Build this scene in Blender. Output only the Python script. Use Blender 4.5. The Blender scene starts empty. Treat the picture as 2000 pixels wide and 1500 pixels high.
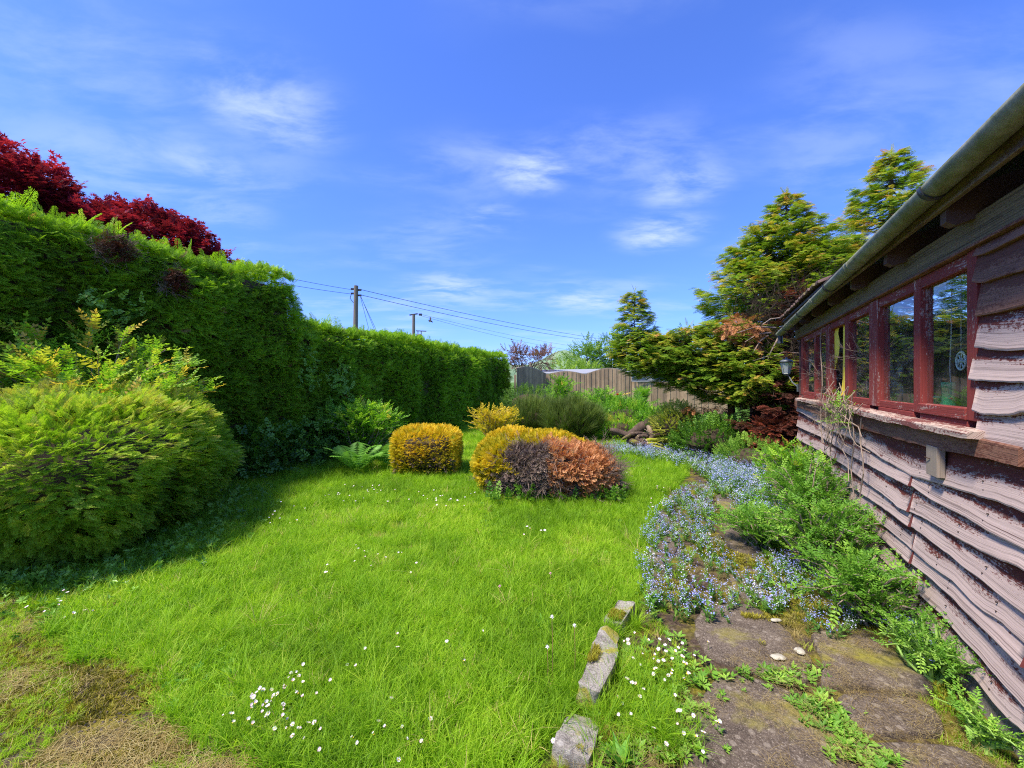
import bpy, bmesh, math, random
import numpy as np
from mathutils import Vector, Matrix

random.seed(7)
RNG = np.random.default_rng(7)
SC = bpy.context.scene
COL = SC.collection
R = math.radians

# ------------------------------------------------------------------ camera, sky, sun
F = 800.0; HZ = 745.0; CH = 1.6          # focal length and horizon in photo pixels, eye height in metres
cam_d = bpy.data.cameras.new('camera'); cam = bpy.data.objects.new('camera', cam_d); COL.objects.link(cam)
cam.location = (0, 0, CH); cam.rotation_euler = (R(90), 0, 0)
cam_d.sensor_width = 36; cam_d.lens = 36 * F / 2000
cam_d.shift_y = (HZ - 750) / 2000.0 
cam_d.clip_start = 0.05; cam_d.clip_end = 5000
SC.camera = cam
SC.render.resolution_x = 1024; SC.render.resolution_y = 768
SC.view_settings.view_transform = 'Standard'; SC.view_settings.look = 'None'
SC.view_settings.gamma = 1; SC.view_settings.use_curve_mapping = False
SC.view_settings.exposure = 0.72

SUN_AZ = Vector((-0.88, -0.47)).normalized()      # horizontal direction towards the sun (to the left and a little behind)
SUN_EL = R(59)
world = bpy.data.worlds.new('World'); SC.world = world; world.use_nodes = True
nt = world.node_tree; nt.nodes.clear()
def N(t, **kw):
    n = NT.nodes.new(t)
    for k, v in kw.items(): setattr(n, k, v)
    return n
def L(a, b): NT.links.new(a, b)
NT = nt
out = N('ShaderNodeOutputWorld'); bg = N('ShaderNodeBackground'); sky = N('ShaderNodeTexSky')
sky.sky_type = 'NISHITA'; sky.sun_disc = False; sky.sun_elevation = SUN_EL
sky.sun_rotation = math.atan2(SUN_AZ.x, SUN_AZ.y)
sky.altitude = 50; sky.air_density = 1.0; sky.dust_density = 0.3; sky.ozone_density = 2.2
bg.inputs['Strength'].default_value = 0.15
tc = N('ShaderNodeTexCoord'); sep = N('ShaderNodeSeparateXYZ'); L(tc.outputs['Generated'], sep.inputs[0])
def M(op, a, b=None, c=None, clamp=False):
    n = N('ShaderNodeMath', operation=op, use_clamp=clamp)
    for i, v in enumerate((a, b, c)):
        if v is None: continue
        if isinstance(v, (int, float)): n.inputs[i].default_value = v
        else: L(v, n.inputs[i])
    return n.outputs[0]
# the photograph's developed blue: one tint over the whole dome
tint = N('ShaderNodeMix', data_type='RGBA', blend_type='MULTIPLY'); tint.inputs[0].default_value = 1
tr_ = N('ShaderNodeValToRGB'); tr_.color_ramp.elements[0].position = 0.0; tr_.color_ramp.elements[0].color = (0.47, 0.62, 0.92, 1)
tr_.color_ramp.elements[1].position = 0.42; tr_.color_ramp.elements[1].color = (0.60, 0.78, 1.0, 1); L(sep.outputs[2], tr_.inputs[0])
ts_ = N('ShaderNodeMix', data_type='RGBA', blend_type='MULTIPLY'); ts_.inputs[0].default_value = 1; L(tr_.outputs[0], ts_.inputs[6]); ts_.inputs[7].default_value = (0.80, 0.86, 1.30, 1)
L(sky.outputs[0], tint.inputs[6]); L(ts_.outputs[2], tint.inputs[7])
# thin cirrus, noise laid out on a flat layer overhead
zc = M('MAXIMUM', sep.outputs[2], 0.0); den = M('ADD', zc, 0.12)
cx = M('DIVIDE', sep.outputs[0], den); cy = M('DIVIDE', sep.outputs[1], den)
cmb = N('ShaderNodeCombineXYZ'); L(cx, cmb.inputs[0]); L(cy, cmb.inputs[1])
mp = N('ShaderNodeMapping'); L(cmb.outputs[0], mp.inputs[0]); mp.inputs['Location'].default_value = (3.52, 0.87, 0)
mp.inputs['Rotation'].default_value = (0, 0, R(-28)); mp.inputs['Scale'].default_value = (0.8, 1.5, 1)
n1 = N('ShaderNodeTexNoise'); n1.inputs['Scale'].default_value = 1.0; n1.inputs['Detail'].default_value = 2
n2 = N('ShaderNodeTexNoise'); n2.inputs['Scale'].default_value = 3.4; n2.inputs['Detail'].default_value = 11; n2.inputs['Roughness'].default_value = 0.60
n2.inputs['Distortion'].default_value = 0.25
L(mp.outputs[0], n1.inputs['Vector']); L(mp.outputs[0], n2.inputs['Vector'])
big = N('ShaderNodeMapRange', interpolation_type='SMOOTHSTEP'); L(n1.outputs[0], big.inputs[0]); big.inputs[1].default_value = 0.40; big.inputs[2].default_value = 0.66
fine = N('ShaderNodeMapRange', interpolation_type='SMOOTHSTEP'); L(n2.outputs[0], fine.inputs[0]); fine.inputs[1].default_value = 0.33; fine.inputs[2].default_value = 0.70
blobs = None      # the wisps seen in the photograph, placed on the cloud layer
for (bx_, by_, br_, bk_) in ((520, 205, .34, .75), (400, 330, .30, .55), (1040, 335, .26, 1.0), (1330, 365, .30, .7), (1290, 455, .34, .9), (880, 565, .55, .75), (1140, 590, .55, .8), (430, 410, .3, .45), (1650, 250, .5, .25), (150, 120, .5, .3), (960, 425, .25, .5)):
    dv = Vector(((bx_ - 1000) / F, 1, (HZ - by_) / F)).normalized(); ccx, ccy = dv.x / (dv.z + .12), dv.y / (dv.z + .12)
    vd = N('ShaderNodeVectorMath', operation='DISTANCE'); L(cmb.outputs[0], vd.inputs[0]); vd.inputs[1].default_value = (ccx, ccy, 0)
    mr = N('ShaderNodeMapRange', interpolation_type='SMOOTHERSTEP'); L(vd.outputs['Value'], mr.inputs[0]); mr.inputs[1].default_value = br_; mr.inputs[2].default_value = 0; mr.inputs[3].default_value = 0; mr.inputs[4].default_value = bk_
    blobs = mr.outputs[0] if blobs is None else M('MAXIMUM', blobs, mr.outputs[0])
cl = M('MULTIPLY', M('MAXIMUM', M('MULTIPLY', big.outputs[0], .35), blobs), fine.outputs[0])
cl = M('MULTIPLY', cl, 0.85, clamp=True)
hz = N('ShaderNodeMapRange', interpolation_type='SMOOTHSTEP'); L(sep.outputs[2], hz.inputs[0]); hz.inputs[1].default_value = 0.0; hz.inputs[2].default_value = 0.10
cl = M('MULTIPLY', cl, hz.outputs[0])
mix = N('ShaderNodeMix', data_type='RGBA'); L(cl, mix.inputs[0]); L(tint.outputs[2], mix.inputs[6]); mix.inputs[7].default_value = (3.4, 4.0, 5.2, 1)
L(mix.outputs[2], bg.inputs[0]); L(bg.outputs[0], out.inputs[0])

sun_d = bpy.data.lights.new('sun', 'SUN'); sun = bpy.data.objects.new('sun', sun_d); COL.objects.link(sun)
sun_d.energy = 4.6; sun_d.angle = R(9.0); sun_d.color = (1, 0.93, 0.81)
sd = Vector((SUN_AZ.x * math.cos(SUN_EL), SUN_AZ.y * math.cos(SUN_EL), math.sin(SUN_EL)))
sun.rotation_euler = sd.to_track_quat('Z', 'Y').to_euler(); sun.location = (-20, -20, 30)

# ------------------------------------------------------------------ layout helpers (photo measurements -> places)
CO, SI = 0.89443, 0.44721            # direction of the shed wall
WD = 1.156                            # distance of the wall plane from the viewer
def G(px, py, z=0.0):
    d = (CH - z) * F / (py - HZ); return ((px - 1000) / F * d, d)
def W(s, p, z=0.0):                   # s along the wall, p out of the wall towards the lawn
    return Vector((CO * (WD - p) + SI * s, -SI * (WD - p) + CO * s, z))
def WP(px, py, p=0.0):                # photo pixel on the plane p out from the wall -> (s, z)
    d = (WD - p) * 894.43 / (px - 1400.0)
    return ((d + (WD - p) * SI) / CO, CH - (py - HZ) / F * d)
def toW(x, y):
    return SI * x + CO * y, WD - (CO * x - SI * y)

# ------------------------------------------------------------------ numpy noise
_perm = np.random.default_rng(3).random(4096)
def _h(i, j, k):
    return _perm[(i * 73 + j * 179 + k * 283 + ((i * 7) ^ (j * 13) ^ (k * 29))) & 4095]
def vnoise(P, sc=1.0, seed=0):
    P = np.asarray(P, float)
    if P.shape[-1] == 2: P = np.concatenate([P, np.zeros(P.shape[:-1] + (1,))], -1)
    Q = P * sc + seed * 17.31 + 500
    I = np.floor(Q).astype(int); f = Q - I; f = f * f * (3 - 2 * f)
    r = 0
    for a in (0, 1):
        for b in (0, 1):
            for c in (0, 1):
                w = (f[..., 0] if a else 1 - f[..., 0]) * (f[..., 1] if b else 1 - f[..., 1]) * (f[..., 2] if c else 1 - f[..., 2])
                r = r + w * _h(I[..., 0] + a, I[..., 1] + b, I[..., 2] + c)
    return r
def fbm(P, sc=1.0, seed=0, o=3):
    r = 0; a = 0.5; t = 0
    for i in range(o):
        r = r + a * vnoise(P, sc * 2 ** i, seed + i); t += a; a *= 0.5
    return r / t

# ------------------------------------------------------------------ object helpers
def tag(o, label=None, cat=None, group=None, kind=None):
    if label: o['label'] = label
    if cat: o['category'] = cat
    if group: o['group'] = group
    if kind: o['kind'] = kind
    return o
def empty(name, loc, label, cat, group=None, kind=None):
    o = bpy.data.objects.new(name, None); COL.objects.link(o); o.location = loc; o.empty_display_size = .1
    return tag(o, label, cat, group, kind)
def link(name, me, parent=None):
    o = bpy.data.objects.new(name, me); COL.objects.link(o)
    if parent is not None:
        o.parent = parent; o.matrix_parent_inverse = Matrix.Translation(-Vector(parent.location))
    return o
class MB:
    def __init__(s): s.v = []; s.f = []; s.m = []; s.uv = {}
    def add(s, vs, fs, mi=0):
        b = len(s.v); s.v += [tuple(v) for v in vs]
        for f in fs: s.f.append(tuple(b + i for i in f)); s.m.append(mi)
        return b
    def box(s, c, d, M3=None, mi=0):
        hx, hy, hz_ = d[0] / 2, d[1] / 2, d[2] / 2
        vs = [Vector((x, y, z)) for x in (-hx, hx) for y in (-hy, hy) for z in (-hz_, hz_)]
        if M3 is not None: vs = [M3 @ v for v in vs]
        vs = [v + Vector(c) for v in vs]
        s.add(vs, [(0, 1, 3, 2), (4, 6, 7, 5), (0, 4, 5, 1), (2, 3, 7, 6), (0, 2, 6, 4), (1, 5, 7, 3)], mi)
    def wbox(s, s0, s1, p0, p1, z0, z1, mi=0):
        vs = [W(a, b, c) for a in (s0, s1) for b in (p0, p1) for c in (z0, z1)]
        s.add(vs, [(0, 1, 3, 2), (4, 6, 7, 5), (0, 4, 5, 1), (2, 3, 7, 6), (0, 2, 6, 4), (1, 5, 7, 3)], mi)
    def beam(s, a, b, w, t, mi=0, up=Vector((0, 0, 1))):
        a, b = Vector(a), Vector(b); d = (b - a); l = d.length; d.normalize()
        x = d.cross(up)
        if x.length < 1e-4: x = Vector((1, 0, 0))
        x.normalize(); y = x.cross(d)
        Mx = Matrix((x, d, y)).transposed()
        s.box((a + b) / 2, (w, l, t), Mx, mi)
    def tube(s, pts, rad, n=8, mi=0, cap=True):
        pts = [Vector(p) for p in pts]
        if not hasattr(rad, '__len__'): rad = [rad] * len(pts)
        b = len(s.v); up = Vector((0, 0, 1)); prev = None
        for i, p in enumerate(pts):
            t = (pts[min(i + 1, len(pts) - 1)] - pts[max(i - 1, 0)]).normalized()
            x = (prev - t * prev.dot(t)) if prev is not None else t.cross(up if abs(t.z) < .95 else Vector((1, 0, 0)))
            x.normalize(); y = t.cross(x); prev = x
            for k in range(n):
                a = 2 * math.pi * k / n; s.v.append(tuple(p + (x * math.cos(a) + y * math.sin(a)) * rad[i]))
        for i in range(len(pts) - 1):
            for k in range(n):
                s.f.append((b + i * n + k, b + i * n + (k + 1) % n, b + (i + 1) * n + (k + 1) % n, b + (i + 1) * n + k)); s.m.append(mi)
        if cap:
            s.f.append(tuple(b + k for k in range(n))[::-1]); s.m.append(mi)
            e = b + (len(pts) - 1) * n
            s.f.append(tuple(e + k for k in range(n))); s.m.append(mi)
    def mesh(s, name, mats, smooth=False):
        me = bpy.data.meshes.new(name); me.from_pydata(s.v, [], s.f)
        for m in (mats if isinstance(mats, (list, tuple)) else [mats]): me.materials.append(m)
        me.polygons.foreach_set('material_index', s.m)
        if smooth: me.polygons.foreach_set('use_smooth', [True] * len(s.f))
        me.update(); return me
    def build(s, name, mats, parent=None, smooth=False):
        return link(name, s.mesh(name, mats, smooth), parent)
def bevel(o, w=0.004, seg=2):
    m = o.modifiers.new('bevel', 'BEVEL'); m.width = w; m.segments = seg; m.limit_method = 'ANGLE'; return o

# ------------------------------------------------------------------ materials
def mat_new(name):
    global NT
    m = bpy.data.materials.new(name); m.use_nodes = True; NT = m.node_tree; NT.nodes.clear()
    return m
def ramp(fac, stops, interp='LINEAR'):
    r = N('ShaderNodeValToRGB'); r.color_ramp.interpolation = interp
    el = r.color_ramp.elements
    while len(el) < len(stops): el.new(0.5)
    for e, (p, c) in zip(el, stops): e.position = p; e.color = tuple(c) + (1,)
    L(fac, r.inputs[0]); return r.outputs[0]
def noise_tex(vec, scale, detail=4, rough=.55, dist=0):
    n = N('ShaderNodeTexNoise'); n.inputs['Scale'].default_value = scale; n.inputs['Detail'].default_value = detail
    n.inputs['Roughness'].default_value = rough; n.inputs['Distortion'].default_value = dist
    if vec is not None: L(vec, n.inputs['Vector'])
    return n.outputs[0]
def mapping(vec, scale=(1, 1, 1), rot=(0, 0, 0), loc=None):
    m = N('ShaderNodeMapping'); m.inputs['Scale'].default_value = scale; m.inputs['Rotation'].default_value = rot
    if loc is not None: L(loc, m.inputs['Location'])
    L(vec, m.inputs[0]); return m.outputs[0]
def mixc(f, a, b, blend='MIX'):
    n = N('ShaderNodeMix', data_type='RGBA', blend_type=blend)
    for i, v in ((0, f), (6, a), (7, b)):
        if isinstance(v, (int, float)): n.inputs[i].default_value = v
        elif isinstance(v, tuple): n.inputs[i].default_value = v + (1,)
        else: L(v, n.inputs[i])
    return n.outputs[2]
def mrange(v, a, b, c=0., d=1.):
    n = N('ShaderNodeMapRange'); L(v, n.inputs[0])
    for i, x in zip((1, 2, 3, 4), (a, b, c, d)): n.inputs[i].default_value = x
    return n.outputs[0]
def principled(col, rough=.7, bump=None, bstr=.3, bdist=.01, spec=.3, metal=0, **kw):
    p = N('ShaderNodeBsdfPrincipled'); o = N('ShaderNodeOutputMaterial'); L(p.outputs[0], o.inputs[0])
    if isinstance(col, tuple): p.inputs['Base Color'].default_value = col + (1,)
    else: L(col, p.inputs['Base Color'])
    if isinstance(rough, (int, float)): p.inputs['Roughness'].default_value = rough
    else: L(rough, p.inputs['Roughness'])
    p.inputs['Specular IOR Level'].default_value = spec; p.inputs['Metallic'].default_value = metal
    if bump is not None:
        b = N('ShaderNodeBump'); b.inputs['Strength'].default_value = bstr; b.inputs['Distance'].default_value = bdist
        L(bump, b.inputs['Height']); L(b.outputs[0], p.inputs['Normal'])
    return p
def leaf_mat(name, stops, transl=.35, rough=.55, spec=.25):
    m = mat_new(name)
    a = N('ShaderNodeAttribute', attribute_type='INSTANCER', attribute_name='tint')
    c = ramp(a.outputs['Fac'], stops)
    d = N('ShaderNodeBsdfPrincipled'); L(c, d.inputs['Base Color']); d.inputs['Roughness'].default_value = rough
    d.inputs['Specular IOR Level'].default_value = spec
    t = N('ShaderNodeBsdfTranslucent'); L(mixc(1.0, c, (1.15, 1.25, .6), 'MULTIPLY'), t.inputs[0])
    x = N('ShaderNodeMixShader'); x.inputs[0].default_value = transl; L(d.outputs[0], x.inputs[1]); L(t.outputs[0], x.inputs[2])
    o = N('ShaderNodeOutputMaterial'); L(x.outputs[0], o.inputs[0]); return m
def plain(name, col, rough=.7, nscale=8, var=.35, spec=.3, bstr=.3, metal=0, coords='Object', stretch=(1, 1, 1)):
    m = mat_new(name); tcn = N('ShaderNodeTexCoord'); v = mapping(tcn.outputs[coords], stretch)
    n = noise_tex(v, nscale, 6)
    c = mixc(n, tuple(x * (1 - var) for x in col), tuple(min(1, x * (1 + var)) for x in col))
    principled(c, rough, n, bstr, .006, spec, metal); return m

M_ = {}
M_['grass'] = leaf_mat('grass_blades', [(0, (.12, .24, .010)), (.4, (.25, .45, .014)), (.75, (.42, .60, .03)), (.93, (.60, .66, .09)), (1, (.66, .50, .20))], .45)
M_['straw'] = leaf_mat('dry_straw', [(0, (.24, .16, .05)), (.5, (.42, .31, .11)), (1, (.58, .48, .22))], .3)
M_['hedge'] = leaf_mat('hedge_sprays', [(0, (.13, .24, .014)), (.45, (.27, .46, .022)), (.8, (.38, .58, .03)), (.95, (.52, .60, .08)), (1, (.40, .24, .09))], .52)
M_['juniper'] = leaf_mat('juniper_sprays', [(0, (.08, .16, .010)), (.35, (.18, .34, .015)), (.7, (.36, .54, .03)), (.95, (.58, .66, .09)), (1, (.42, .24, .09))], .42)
M_['conifer'] = leaf_mat('conifer_sprays', [(0, (.06, .14, .015)), (.4, (.19, .34, .02)), (.65, (.38, .46, .035)), (.85, (.62, .48, .07)), (1, (.62, .30, .09))], .4)
M_['gold'] = leaf_mat('golden_sprays', [(0, (.20, .22, .01)), (.35, (.48, .42, .015)), (.7, (.76, .54, .02)), (1, (.92, .66, .06))], .35)
M_['deadgrey'] = leaf_mat('dead_grey_sprays', [(0, (.10, .065, .05)), (.6, (.26, .18, .14)), (1, (.42, .32, .24))], .1)
M_['deadorange'] = leaf_mat('dead_orange_sprays', [(0, (.28, .10, .03)), (.5, (.66, .29, .11)), (1, (.85, .50, .25))], .2)
M_['deadred'] = leaf_mat('dead_red_sprays', [(0, (.045, .02, .012)), (.5, (.12, .035, .02)), (.8, (.28, .06, .03)), (1, (.60, .15, .06))], .15)
M_['maple'] = leaf_mat('maple_leaves', [(0, (.06, .008, .014)), (.5, (.20, .012, .028)), (1, (.52, .03, .07))], .35)
M_['purple'] = leaf_mat('purple_leaves', [(0, (.10, .05, .045)), (.6, (.22, .10, .08)), (1, (.35, .22, .12))], .3)
M_['fresh'] = leaf_mat('fresh_leaves', [(0, (.08, .22, .015)), (.45, (.20, .44, .025)), (.8, (.42, .62, .05)), (1, (.72, .50, .08))], .4, .45)
M_['ivy'] = leaf_mat('ivy_leaves', [(0, (.04, .11, .012)), (.5, (.11, .25, .022)), (1, (.26, .46, .05))], .25, .4, .4)
M_['bramble'] = leaf_mat('bramble_leaves', [(0, (.06, .16, .015)), (.5, (.15, .34, .03)), (1, (.36, .56, .07))], .35, .5)
M_['yellowleaf'] = leaf_mat('yellow_leaves', [(0, (.35, .32, .02)), (.5, (.62, .50, .03)), (1, (.85, .58, .06))], .4)
M_['varieg'] = leaf_mat('variegated_leaves', [(0, (.10, .22, .02)), (.4, (.35, .40, .04)), (1, (.80, .72, .16))], .3)
M_['broom'] = leaf_mat('broom_stems', [(0, (.07, .10, .02)), (.6, (.15, .22, .035)), (1, (.28, .33, .06))], .2)
M_['farleaf'] = leaf_mat('far_leaves', [(0, (.06, .14, .02)), (.5, (.16, .30, .035)), (1, (.38, .52, .07))], .35)
M_['fmnleaf'] = leaf_mat('forget_me_not_leaves', [(0, (.08, .20, .03)), (1, (.22, .38, .06))], .35)
M_['fmn'] = leaf_mat('forget_me_not_petals', [(0, (.26, .30, .80)), (.5, (.46, .50, .92)), (.85, (.66, .66, .95)), (1, (.85, .80, .92))], .3)
M_['fern'] = leaf_mat('fern_fronds', [(0, (.12, .32, .02)), (1, (.25, .50, .04))], .4)
M_['moss'] = leaf_mat('moss_tufts', [(0, (.10, .09, .015)), (.5, (.24, .22, .02)), (1, (.42, .36, .03))], .2)
M_['bark'] = plain('bark', (.09, .06, .045), .9, 14, .5, stretch=(3, 3, .6))
M_['twig'] = plain('dry_twig', (.30, .22, .16), .9, 20, .3)
M_['darktwig'] = plain('dark_twigs', (.06, .042, .025), .95, 9, .6)
M_['white'] = plain('daisy_petals', (.85, .80, .80), .6, 60, .06)
M_['pink'] = plain('daisy_petal_backs', (.80, .45, .52), .6, 60, .1)
M_['dyellow'] = plain('daisy_centres', (.85, .55, .03), .6, 60, .2)
M_['dstem'] = plain('flower_stems', (.22, .36, .06), .6, 60, .2)
M_['rstem'] = plain('reddish_stems', (.32, .18, .08), .6, 60, .2)

# ------------------------------------------------------------------ foliage: little pieces instanced on points
PROTO = {}
def proto(kind, mb, mats):
    c = PROTO.get(kind)
    if c is None: c = bpy.data.collections.new('pieces_' + kind); PROTO[kind] = c
    me = mb.mesh(kind, mats); o = bpy.data.objects.new('%s_%02d' % (kind, len(c.objects)), me); c.objects.link(o)
GROUPS = {}
def gn_group(kind):
    if kind in GROUPS: return GROUPS[kind]
    g = bpy.data.node_groups.new('scatter_' + kind, 'GeometryNodeTree')
    g.interface.new_socket('Geometry', in_out='INPUT', socket_type='NodeSocketGeometry')
    g.interface.new_socket('Geometry', in_out='OUTPUT', socket_type='NodeSocketGeometry')
    n = g.nodes; a = n.new('NodeGroupInput'); b = n.new('NodeGroupOutput'); i = n.new('GeometryNodeInstanceOnPoints')
    ci = n.new('GeometryNodeCollectionInfo'); ci.inputs['Collection'].default_value = PROTO[kind]
    ci.inputs['Separate Children'].default_value = True; ci.inputs['Reset Children'].default_value = True
    def na(t, nm):
        x = n.new('GeometryNodeInputNamedAttribute'); x.data_type = t; x.inputs['Name'].default_value = nm; return x.outputs['Attribute']
    e = n.new('FunctionNodeEulerToRotation')
    l = g.links.new
    l(a.outputs[0], i.inputs['Points']); l(ci.outputs[0], i.inputs['Instance']); i.inputs['Pick Instance'].default_value = True
    l(na('INT', 'idx'), i.inputs['Instance Index']); l(na('FLOAT_VECTOR', 'rot'), e.inputs[0]); l(e.outputs[0], i.inputs['Rotation'])
    l(na('FLOAT', 'siz'), i.inputs['Scale']); l(i.outputs[0], b.inputs[0])
    GROUPS[kind] = g; return g
def norm(v): return v / np.maximum(np.linalg.norm(v, axis=-1, keepdims=True), 1e-9)
def scatter(name, kind, P, g, u, size, tint, parent=None):
    """P positions, g growth direction (piece +Y), u face normal (piece +Z)"""
    P = np.asarray(P, float); n = len(P)
    g = norm(np.broadcast_to(np.asarray(g, float), P.shape).copy()); u = np.broadcast_to(np.asarray(u, float), P.shape)
    x = norm(np.cross(g, u) + 1e-5); z = np.cross(x, g)
    ry = -np.arcsin(np.clip(x[:, 2], -1, 1)); rx = np.arctan2(g[:, 2], z[:, 2]); rz = np.arctan2(x[:, 1], x[:, 0])
    me = bpy.data.meshes.new(name); me.vertices.add(n); me.vertices.foreach_set('co', P.astype(np.float32).ravel())
    def at(nm, t, d, f='value'):
        q = me.attributes.new(nm, t, 'POINT'); q.data.foreach_set(f, np.ascontiguousarray(d).ravel())
    at('rot', 'FLOAT_VECTOR', np.stack([rx, ry, rz], 1).astype(np.float32), 'vector')
    at('siz', 'FLOAT', np.broadcast_to(size, (n,)).astype(np.float32)); at('tint', 'FLOAT', np.clip(np.broadcast_to(tint, (n,)), 0, 1).astype(np.float32))
    at('idx', 'INT', RNG.integers(0, len(PROTO[kind].objects), n).astype(np.int32))
    o = link(name, me, parent)
    md = o.modifiers.new('scatter', 'NODES'); md.node_group = gn_group(kind)
    return o
def rv(n): return norm(RNG.normal(size=(n, 3)))

# --- piece shapes
def leaf(mb, base, d, nrm, l, w, mi=0):
    d = Vector(d).normalized(); nrm = Vector(nrm).normalized(); x = d.cross(nrm).normalized(); b = Vector(base)
    mb.add([b, b + d * l * .45 - x * w / 2 + nrm * w * .18, b + d * l, b + d * l * .45 + x * w / 2 + nrm * w * .18, b + d * l * .5],
           [(0, 1, 4), (1, 2, 4), (2, 3, 4), (3, 0, 4)], mi)
def mk_spray(kind, mat, k=3, ang=42, dens=9, fat=1.0, stem=True):
    for q in range(k):
        r = random.Random(100 + q); mb = MB()
        def y2z(y, x): return -.16 * y * y - .25 * x * x
        def P(x, y): return Vector((x, y, y2z(y, x) + r.uniform(-.01, .01)))
        if stem: mb.add([P(-.012, 0), P(.012, 0), P(.004, 1), P(-.004, 1)], [(0, 1, 2, 3)])
        for i in range(dens):
            t = .06 + .9 * i / dens
            for sgn in (-1, 1):
                a = math.radians(ang + r.uniform(-9, 9)); l = (.40 * (1 - t) + .10) * r.uniform(.75, 1.15)
                dx, dy = sgn * math.sin(a), math.cos(a); w = .019 * fat
                x0, y0 = 0, t + r.uniform(-.02, .02)
                mb.add([P(x0, y0 - w * .6), P(x0 + dx * l * .5 + w * dy, y0 + dy * l * .5 - w * abs(dx)), P(x0 + dx * l, y0 + dy * l), P(x0 + dx * l * .5 - w * dy, y0 + dy * l * .5 + w * abs(dx))], [(0, 1, 2, 3)])
                m = 3 if l > .25 else 2
                for j in range(m):
                    tt = (j + .8) / (m + .6)
                    for s2 in (-1, 1):
                        a2 = math.atan2(dx, dy) + s2 * math.radians(38); l2 = l * .36 * (1.15 - tt) + .04
                        bx, by = x0 + dx * l * tt, y0 + dy * l * tt; ex, ey = math.sin(a2), math.cos(a2); w2 = .0125 * fat
                        mb.add([P(bx, by), P(bx + ex * l2 * .5 + w2 * ey, by + ey * l2 * .5 - w2 * ex), P(bx + ex * l2, by + ey * l2), P(bx + ex * l2 * .5 - w2 * ey, by + ey * l2 * .5 + w2 * ex)], [(0, 1, 2, 3)])
        proto(kind, mb, mat)
for k_ in ('hedge', 'juniper', 'conifer', 'gold', 'deadgrey', 'deadorange', 'deadred'):
    mk_spray(k_, M_[k_], k=4, fat=1.2 if k_ in ('gold', 'juniper') else 1.0)
def mk_twig(kind, mat, k=3, pairs=5, l=.30, w=.15, alt=False, tip=True, stemmat=None):
    for q in range(k):
        r = random.Random(200 + q); mb = MB()
        for i in range(4):
            a, b = i / 4, (i + 1) / 4
            mb.add([(-.008, a, 0), (.008, a, 0), (.005, b, 0), (-.005, b, 0)], [(0, 1, 2, 3)], 0)
            mb.add([(0, a, -.008), (0, a, .008), (0, b, .005), (0, b, -.005)], [(0, 1, 2, 3)], 0)
        for i in range(pairs):
            t = .12 + .82 * i / max(1, pairs - 1)
            for sgn in (-1, 1):
                az = r.uniform(-.5, .5); d = Vector((sgn * math.cos(az), r.uniform(.45, .9), math.sin(az) * .8 + .05))
                leaf(mb, (0, t + r.uniform(-.03, .03), 0), d, Vector((r.uniform(-.35, .35), r.uniform(-.4, .1), 1)), l * r.uniform(.7, 1.1) * (1.1 - .35 * t), w * r.uniform(.8, 1.1) * (1.1 - .3 * t))
        if tip: leaf(mb, (0, 1, 0), (r.uniform(-.2, .2), 1, .1), (0, -.2, 1), l * .8, w * .8)
        proto(kind, mb, mat)
for k_ in ('purple', 'fresh', 'bramble', 'yellowleaf', 'farleaf'): mk_twig(k_, M_[k_])
mk_twig('ivy', M_['ivy'], pairs=4, l=.36, w=.30)
mk_twig('varieg', M_['varieg'], pairs=5, l=.34, w=.2)
def mk_maple():
    for q in range(3):
        r = random.Random(300 + q); mb = MB()
        mb.add([(-.006, 0, 0), (.006, 0, 0), (.003, 1, 0), (-.003, 1, 0)], [(0, 1, 2, 3)])
        for i in range(8):
            t = .2 + .8 * i / 7; c = Vector((r.uniform(-.3, .3), t + r.uniform(-.05, .1), r.uniform(-.08, .08)))
            nrm = Vector((r.uniform(-.4, .4), r.uniform(-.4, .2), 1)); a0 = r.uniform(-.8, .8)
            for j in range(5):
                a = a0 + (j - 2) * .72; leaf(mb, c, (math.sin(a), math.cos(a), -.15), nrm, .24 * (1.1 - .13 * abs(j - 2)), .085)
        proto('maple', mb, M_['maple'])
mk_maple()
def blade(mb, base, az, lean, l, w, seg=3, mi=0, twist=0):
    o = Vector((math.cos(az), 0, math.sin(az))); sd_ = Vector((-math.sin(az + twist), 0, math.cos(az + twist)))
    pts = []
    for i in range(seg + 1):
        t = i / seg; pts.append(Vector(base) + o * (lean * l * t * t) + Vector((0, l * (t - .35 * lean * t * t), 0)))
    vs = []
    for i, p in enumerate(pts):
        ww = w * (1 - (i / seg) ** 1.6) / 2
        if i < seg: vs += [p - sd_ * ww, p + sd_ * ww]
        else: vs.append(p)
    fs = [(2 * i, 2 * i + 1, 2 * i + 3, 2 * i + 2) for i in range(seg - 1)] + [(2 * seg - 2, 2 * seg - 1, 2 * seg)]
    mb.add(vs, fs, mi)
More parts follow.
